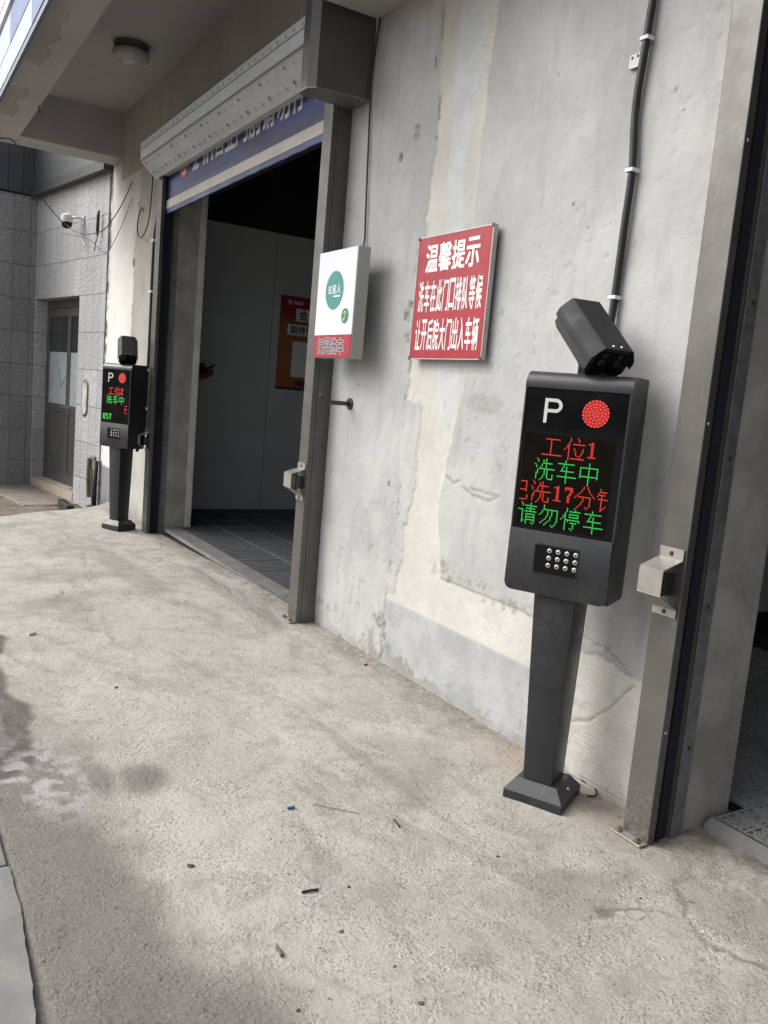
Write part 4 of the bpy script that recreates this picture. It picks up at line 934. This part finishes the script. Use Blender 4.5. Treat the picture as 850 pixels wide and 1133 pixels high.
# left wall: cable with clips beside the far door post
t = thing('wall_cable', (0, 0, 0), 'black cable clipped beside the left post of the far door', 'cable')
obj('cable_run', tube(B(), spline([(-8.66, -.02, 3.32), (-8.79, -.02, 3.05), (-8.86, -.02, 2.85), (-8.87, -.02, 2.4), (-8.86, -.02, 1.9), (-8.87, -.02, 1.4), (-8.88, -.02, .95), (-8.86, -.05, .80), (-8.7, -.14, .72)], 6), .016, 8), M['cable'], t, True)
for z in (2.86, 2.35, 1.55, 1.15):
    bm = B(); box(bm, -8.905, -8.825, -.042, .004, z - .012, z + .012, .002, 1); obj('cable_clip', bm, M['clip'], t)
tag(obj('wire_loop', tube(B(), spline([(-9.02, -.02, 3.58), (-9.00, -.03, 3.3), (-9.05, -.04, 3.05), (-9.22, -.05, 2.93), (-9.42, -.04, 2.98), (-9.50, -.03, 3.12), (-9.42, -.02, 3.26), (-9.33, -.02, 3.22)], 8), .0065, 6), M['cable']), 'loop of black wire hanging under the left end of the shutter housing', 'wire')
tag(obj('overhead_wire', tube(B(), spline([(-10.75, -1.38, 3.93), (-10.6, -1.15, 3.935), (-11.2, -.95, 3.80), (-11.6, -.62, 3.50), (-11.6, -.40, 3.30), (-11.3, -.25, 3.17), (-10.95, -.10, 3.18), (-10.6, -.05, 3.28), (-10.2, -.03, 3.42), (-9.85, -.02, 3.60)], 8), .006, 6), M['cable']), 'sagging black wire strung from the canopy corner to the white pillar', 'wire')
tag(obj('overhead_wire', tube(B(), spline([(-11.6, -.42, 3.18), (-11.2, -.18, 3.10), (-10.85, -.06, 2.93), (-10.4, -.03, 3.08), (-9.8, -.02, 3.42)], 8), .004, 6), M['cable']), 'thinner lower wire strung across the white pillar', 'wire')

# ------------------------------------------------------------------ ceiling lamp
t = thing('ceiling_lamp', (-8.27, -.47, 4.45), 'round unlit opal ceiling lamp under the canopy', 'lamp')
bm = B(); lathe(bm, [(0, 0), (.155, 0), (.155, -.05), (.14, -.06), (0, -.06)], 36); obj('lamp_base', bm, M['lamp_base'], t, 40)
bm = B(); lathe(bm, [(.135, -.055), (.165, -.072), (.172, -.095), (.155, -.125), (.115, -.150), (.06, -.163), (0, -.167)], 36); obj('lamp_shade', bm, M['lamp_glass'], t, True)
tag(obj('ceiling_hook', tube(B(), spline([(-9.05, -1.12, 3.95), (-9.05, -1.12, 3.90), (-9.03, -1.10, 3.875), (-9.0, -1.10, 3.89)], 6), .007, 6), M['rust']), 'tiny rusty hook under the inner edge of the canopy beam', 'hook')

# ------------------------------------------------------------------ tiled building at the left
az = math.radians(8.8); ca, sa = math.cos(az), math.sin(az)
tb = thing('tiled_building', (-10.55, .05, 0), 'granite clad building with a recessed glass door behind the far kiosk', 'building', rz=az + math.pi)
# local frame: x along the wall away from the car wash, y into the building, z up
tb.rotation_euler = (0, 0, 0)
tb.matrix_world = Matrix(((-ca, sa * -1 * -1 * -1 * -1 if False else -.153, 0, -10.55), (-sa, .988, 0, .05), (0, 0, 1, 0), (0, 0, 0, 1)))
tb.matrix_world = Matrix.Translation((-10.55, .05, 0)) @ Matrix.Rotation(math.pi + az, 4, 'Z')
# after a half turn local y points to the street (-Y world): keep y>0 as outwards
def tpart(name, bm, m, parent=tb, **k): return obj(name, bm, m, parent, **k)
S0, S1, DZ0, DZ1 = .40, 3.092, -.175, 2.46; D0, D1 = 1.285, 3.045
bm = B(); box(bm, S0, D0, -.5, 0, -.6, 3.90); box(bm, D1, S1 + .3, -.5, 0, -.6, 3.90); box(bm, D0, D1, -.5, 0, DZ1, 3.90)
tpart('street_wall', bm, M['tile_fine'])
bm = B(); box(bm, D0 - .02, D1 + .02, -.56, -.501, -.6, 2.5); tpart('recess_back', bm, M['inner_dark'])
# return wall facing the car wash: built in its own turned frame so its slabs run along it
rb = B(); box(rb, 0, 1.3, -.4, 0, -.7, 3.90)
o = tpart('return_wall', rb, M['tile_rough']); o.location = (S1, 0, 0); o.rotation_euler = (0, 0, math.pi / 2)
bm = B(); box(bm, S0 - .05, S1 - .002, -.45, .05, 4.02, 5.0); tpart('ribbed_cladding', bm, M['clad_light'])
bm = B(); box(bm, 0, 1.3, -.4, -.0, 3.93, 5.0); o = tpart('dark_cladding', bm, M['clad_dark']); o.location = (S1, 0, 0); o.rotation_euler = (0, 0, math.pi / 2)
bm = B(); box(bm, S0 - .06, S1 - .0025, -.44, .11, 3.90, 4.018); tpart('roof_trim', bm, flat('dark_trim', (.045, .047, .05), .5))
bm = B(); box(bm, S0 - .8, S0 + .05, -.5, -.06, -.6, 4.2); tpart('gap_rubble', bm, plaster('rubble', (.06, .055, .05), (.22, .2, .18), scale=14, spot_amt=.8, bump=1.0))
dr = B(); yd = -.17
for a in ((D0, D1, DZ1 - .11, DZ1), (D0, D0 + .04, DZ0, DZ1 - .11), (D1 - .04, D1, DZ0, DZ1 - .11)): box(dr, a[0], a[1], yd - .05, yd, a[2], a[3])
door = tpart('door_frame', dr, M['door_metal'])
xm = 2.13
def leaf(x0, x1):
    bm = B(); st = .06
    for a in ((x0, x0 + st, DZ0 + .01, DZ1 - .115), (x1 - st, x1, DZ0 + .01, DZ1 - .115), (x0 + st, x1 - st, DZ1 - .24, DZ1 - .115), (x0 + st, x1 - st, .86, .97), (x0 + st, x1 - st, DZ0 + .01, DZ0 + .16)):
        box(bm, a[0], a[1], yd - .045, yd - .006, a[2], a[3], .003, 1)
    lf = tpart('door_leaf', bm, M['door_metal'])
    bm = B(); box(bm, x0 + st, x1 - st, yd - .03, yd - .022, .97, DZ1 - .24); obj('upper_pane', bm, M['door_glass'], lf)
    bm = B(); box(bm, x0 + st, x1 - st, yd - .0215, yd - .019, .97, 1.72); obj('frosted_film', bm, M['frost'], lf)
    bm = B(); box(bm, x0 + st, x1 - st, yd - .036, yd - .02, DZ0 + .16, .86); box(bm, x0 + st, x1 - st, yd - .02, yd - .004, DZ0 + .15, DZ0 + .17); obj('lower_panel', bm, M['door_metal'], lf)
    return lf
l1 = leaf(D0 + .042, xm - .003); l2 = leaf(xm + .003, D1 - .042)
for lf, x in ((l1, xm - .06), (l2, xm + .06)):
    bm = B(); tube(bm, [(x, yd - .006, .94), (x, yd + .04, .94), (x + (.09 if x > xm else -.09), yd + .045, .94)], .013, 8); lathe(bm, [(0, .004), (.03, .004), (.03, 0)], 14, Matrix.Translation((x, yd - .006, .94)) @ Matrix.Rotation(-math.pi / 2, 4, 'X')); obj('handle', bm, M['chrome'], lf)
bm = B(); tube(bm, spline([(2.42, yd - .018, 1.22), (2.55, yd - .018, 1.5), (2.62, yd - .018, 1.62)], 5), .006, 5); tube(bm, spline([(2.25, yd - .018, 1.38), (2.40, yd - .018, 1.24), (2.48, yd - .018, 1.20)], 5), .006, 5); obj('film_scratch', bm, flat('scratch', (.22, .25, .26), .5), l2)
bm = B(); box(bm, D0 - .004, D1, -.24, .012, DZ0 - .20, DZ0, .005, 1); box(bm, D0 + .4, D1 - .05, -.235, -.10, DZ0, DZ0 + .012); tpart('door_step', bm, M['step_stone'])
bm = B(); box(bm, D0 - .25, S1 - .004, .013, .72, -.6, -.285, .008, 1); tpart('low_platform', bm, worn('dusty_platform', (.21, .18, .15), .85, 0, .2, 6, .3, 60))
tag(obj('rubber_strip', bxm(-11.35, -10.75, -.42, -.33, -.30, -.18, .008), M['rubber']), 'black rubber strip on the ground at the foot of the low platform', 'strip')
# oval plate, broken socket and pipe
t = thing('oval_plate', (0, 0, 0), 'pale oval plate let into the granite wall right of the glass door', 'plate'); t.matrix_world = tb.matrix_world.copy()
bm = B(); N = 28
def oval(rw, rh, x, z, y): return [(x + rw * math.cos(2 * math.pi * q / N), y, z + (rh - rw) * (1 if math.sin(2 * math.pi * q / N) > 0 else -1) + rw * math.sin(2 * math.pi * q / N)) for q in range(N)]
a = [bm.verts.new(p_) for p_ in oval(.115, .245, .955, 1.13, .004)]; b = [bm.verts.new(p_) for p_ in oval(.09, .215, .955, 1.13, .018)]
for q in range(N): bm.faces.new((a[q], a[(q + 1) % N], b[(q + 1) % N], b[q]))
obj('oval_rim', bm, flat('dark_rim', (.08, .08, .08), .6), t)
bm = B(); bm.faces.new([bm.verts.new(p_) for p_ in oval(.09, .215, .955, 1.13, .014)]); obj('oval_face', bm, worn('pale_face', (.50, .47, .42), .5, 0, .25, 7), t)
t = thing('broken_socket', (0, 0, 0), 'rusty broken wall socket with a pipe low on the granite wall', 'socket'); t.matrix_world = tb.matrix_world.copy()
bm = B(); box(bm, .50, .66, .001, .03, -.02, .42, .01, 1); obj('socket_back', bm, plaster('broken_mortar', (.12, .11, .09), (.40, .36, .28), scale=14, spot_amt=.6), t)
bm = B(); tube(bm, [(.60, .05, .38), (.585, .06, .1), (.57, .05, -.12)], .028, 8); tube(bm, [(.52, .05, .25), (.48, .05, .05), (.45, .05, -.15)], .015, 6); obj('pipe', bm, M['rust'], t)
t = thing('downpipe', (-10.93, -.08, -.25), 'dark pipe stub at the foot of the white pillar beside the granite wall', 'pipe')
bm = B(); tube(bm, [(0, 0.02, -.06), (0, .02, .25), (.0, .03, .62)], .03, 12); obj('pipe', bm, M['rubber'], t, True)
bm = B(); box(bm, -.07, .05, -.06, .05, -.04, .05, .02, 2); obj('pipe_shoe', bm, M['stone_dark'], t)
# dome security camera on the granite wall
t = thing('security_camera', (0, 0, 0), 'white dome security camera with a black eye high on the granite wall', 'camera')
t.matrix_world = tb.matrix_world @ Matrix.Translation((1.22, 0, 3.40)) @ Matrix.Scale(.66, 4)
bm = B(); box(bm, -.05, .05, .001, .03, -.06, .10, .006); tube(bm, spline([(0, .02, .03), (.03, .12, .045), (.12, .22, .03)], 5), .028, 10); obj('wall_arm', bm, M['cctv'], t)
bm = B(); lathe(bm, [(0, .10), (.07, .095), (.105, .07), (.112, .0), (.105, -.06), (0, -.06)], 28, Matrix.Translation((.18, .27, 0))); obj('shell', bm, M['cctv'], t, 40)
bm = B(); lathe(bm, [(.098, -.055), (.102, -.09), (.09, -.135), (.055, -.17), (0, -.182)], 28, Matrix.Translation((.18, .27, 0))); obj('dome_eye', bm, M['glass_black'], t, True)
bm = B(); tube(bm, spline([(.24, .22, .08), (.30, .20, .16)], 3), .012, 6); obj('antenna', bm, M['cctv'], t)
tag(obj('camera_lead', tube(B(), spline([tuple(tb.matrix_world @ Vector(q)) for q in ((1.20, .03, 3.36), (1.18, .05, 3.22), (1.12, .05, 3.12), (1.05, .04, 3.08))], 6), .008, 6), M['cctv']), 'short white lead hanging below the dome security camera', 'wire')
t = thing('junction_plug', (0, 0, 0), 'black cable joint hanging on the granite wall by the white pillar', 'cable joint'); t.matrix_world = tb.matrix_world @ Matrix.Translation((.62, 0, 3.30)) @ Matrix.Scale(.75, 4)
bm = B(); tube(bm, [(.0, .05, .22), (.0, .06, .14), (.01, .06, -.12), (.03, .05, -.2)], [.010, .024, .028, .010], 8); tube(bm, spline([(.03, .05, -.2), (.10, .05, -.3), (.18, .04, -.42)], 4), .008, 6); obj('plug_body', bm, M['rubber'], t)

# ------------------------------------------------------------------ litter on the concrete
def gz(x, y): return float(ground_h(np.array([x]), np.array([y]))[0][0])
def pebble(name, x, y, s, m, label, cat, flatness=.5, seed=1):
    r = random.Random(seed); bm = B(); bmesh.ops.create_icosphere(bm, subdivisions=2, radius=s)
    for v in bm.verts: v.co *= 1 + .35 * (r.random() - .5); v.co.z *= flatness; v.co.x *= 1.3
    o = obj(name, bm, m, None, True); o.location = (x, y, gz(x, y) + s * flatness * .45); o.rotation_euler = (0, 0, r.random() * 6); return tag(o, label, cat)
def px(p, z=0.0):                                   # measured spot on the ground -> world
    d = R @ np.array([p[0] - 425, -(p[1] - 566.5), -927.]); t_ = (z - 1.5) / d[2]; return 0 + d[0] * t_, -2.464 + d[1] * t_
def stick(name, p, q, r, m, label, cat):
    (x0, y0), (x1, y1) = px(p), px(q)
    return tag(obj(name, tube(B(), [(x0, y0, gz(x0, y0) + r + .001), ((x0 + x1) / 2, (y0 + y1) / 2 + .002, gz((x0 + x1) / 2, (y0 + y1) / 2) + r + .002), (x1, y1, gz(x1, y1) + r + .001)], r, 7), m), label, cat)
stick('stick', (334, 989), (352, 986), .004, M['rubber'], 'short straight black stick lying on the open concrete', 'stick')
stick('stick', (306, 1050), (312, 1060), .005, M['leaf'], 'stubby brown twig on the concrete at the bottom of the photo', 'twig')
stick('straw', (347, 890), (398, 901), .0016, M['straw'], 'long thin dry straw lying on the concrete', 'straw')
stick('plastic_bit', (318, 896), (326, 895), .005, M['blue_bit'], 'tiny blue plastic bit on the concrete', 'litter')
stick('paper_scrap', (31, 704), (39, 702), .010, M['paper'], 'white paper scrap on the far left concrete', 'litter')
stick('twig', (436, 908), (442, 916), .0035, M['rubber'], 'short dark twig on the concrete left of the near kiosk foot', 'twig')
for i, (p, s, m, lab, cat, fl) in enumerate([((211, 958), .020, 'stone_dark', 'flat dark pebble on the concrete below the damp spot', 'pebble', .35), ((386, 982), .010, 'stone_dark', 'small dark pebble right of the black stick', 'pebble', .6), ((378, 1031), .014, 'leaf', 'dry brown leaf scrap on the lower concrete', 'leaf', .2),
        ((330, 1118), .011, 'stone_dark', 'dark pebble at the bottom edge of the concrete', 'pebble', .5), ((551, 948), .012, 'stone_dark', 'dark pebble on the concrete below the near kiosk foot', 'pebble', .5), ((129, 760), .016, 'stone_dark', 'dark pebble on the concrete in front of the far bay', 'pebble', .6),
        ((405, 736), .022, 'stone_dark', 'dark lump at the foot of the wall under the red board', 'pebble', .6), ((709, 995), .008, 'stone_dark', 'tiny dark pebble in front of the near door post', 'pebble', .6), ((437, 1070), .010, 'leaf', 'brown crumb on the lower concrete', 'crumb', .3),
        ((24, 1070), .010, 'stone_dark', 'upper of two dark specks on the pale kerb', 'pebble', .5), ((24, 1079), .010, 'stone_dark', 'lower of two dark specks on the pale kerb', 'pebble', .5), ((466, 1110), .016, 'leaf', 'brown leaf scrap near the bottom centre', 'leaf', .25)]):
    x, y = px(p); pebble(cat, x, y, s * .48, M[m], lab, cat, fl, i + 3)
# bent wire end at the near kiosk foot
x, y = px((657, 884)); x2, y2 = px((643, 868)); x3, y3 = px((655, 876))
tag(obj('cable_end', tube(B(), spline([(x2, y2, .02), (x3, y3 + .01, .016), (x, y + .01, .012), (x - .02, y - .015, .006)], 6), .004, 6), M['cable']), 'thin black wire end curling out behind the near kiosk foot', 'wire')

bm = B(); r = random.Random(5)
for k in range(900):
    u_ = r.random(); x = -1.95 - 2.8 * u_ if r.random() < .55 else (-8.2 + 3.3 * r.random())
    y = -abs(r.gauss(0, .07)) - (.0 if x > -4.75 else -.02); q = .0015 + .0045 * r.random() ** 3
    z = gz(x, y) + q * .4
    ico = [(0, 0, 1), (1, 0, 0), (0, 1, 0), (-1, 0, 0), (0, -1, 0), (0, 0, -1)]
    vs = [bm.verts.new((x + a * q * (.7 + .6 * r.random()), y + b * q * (.7 + .6 * r.random()), z + c * q * .6)) for a, b, c in ico]
    for a, b, c in ((0, 1, 2), (0, 2, 3), (0, 3, 4), (0, 4, 1), (5, 2, 1), (5, 3, 2), (5, 4, 3), (5, 1, 4)): bm.faces.new((vs[a], vs[b], vs[c]))
tag(obj('grit', bm, worn('grit', (.26, .24, .21), .9, 0, .4, 60)), 'loose grit along the foot of the plastered wall', 'grit', kind='stuff')
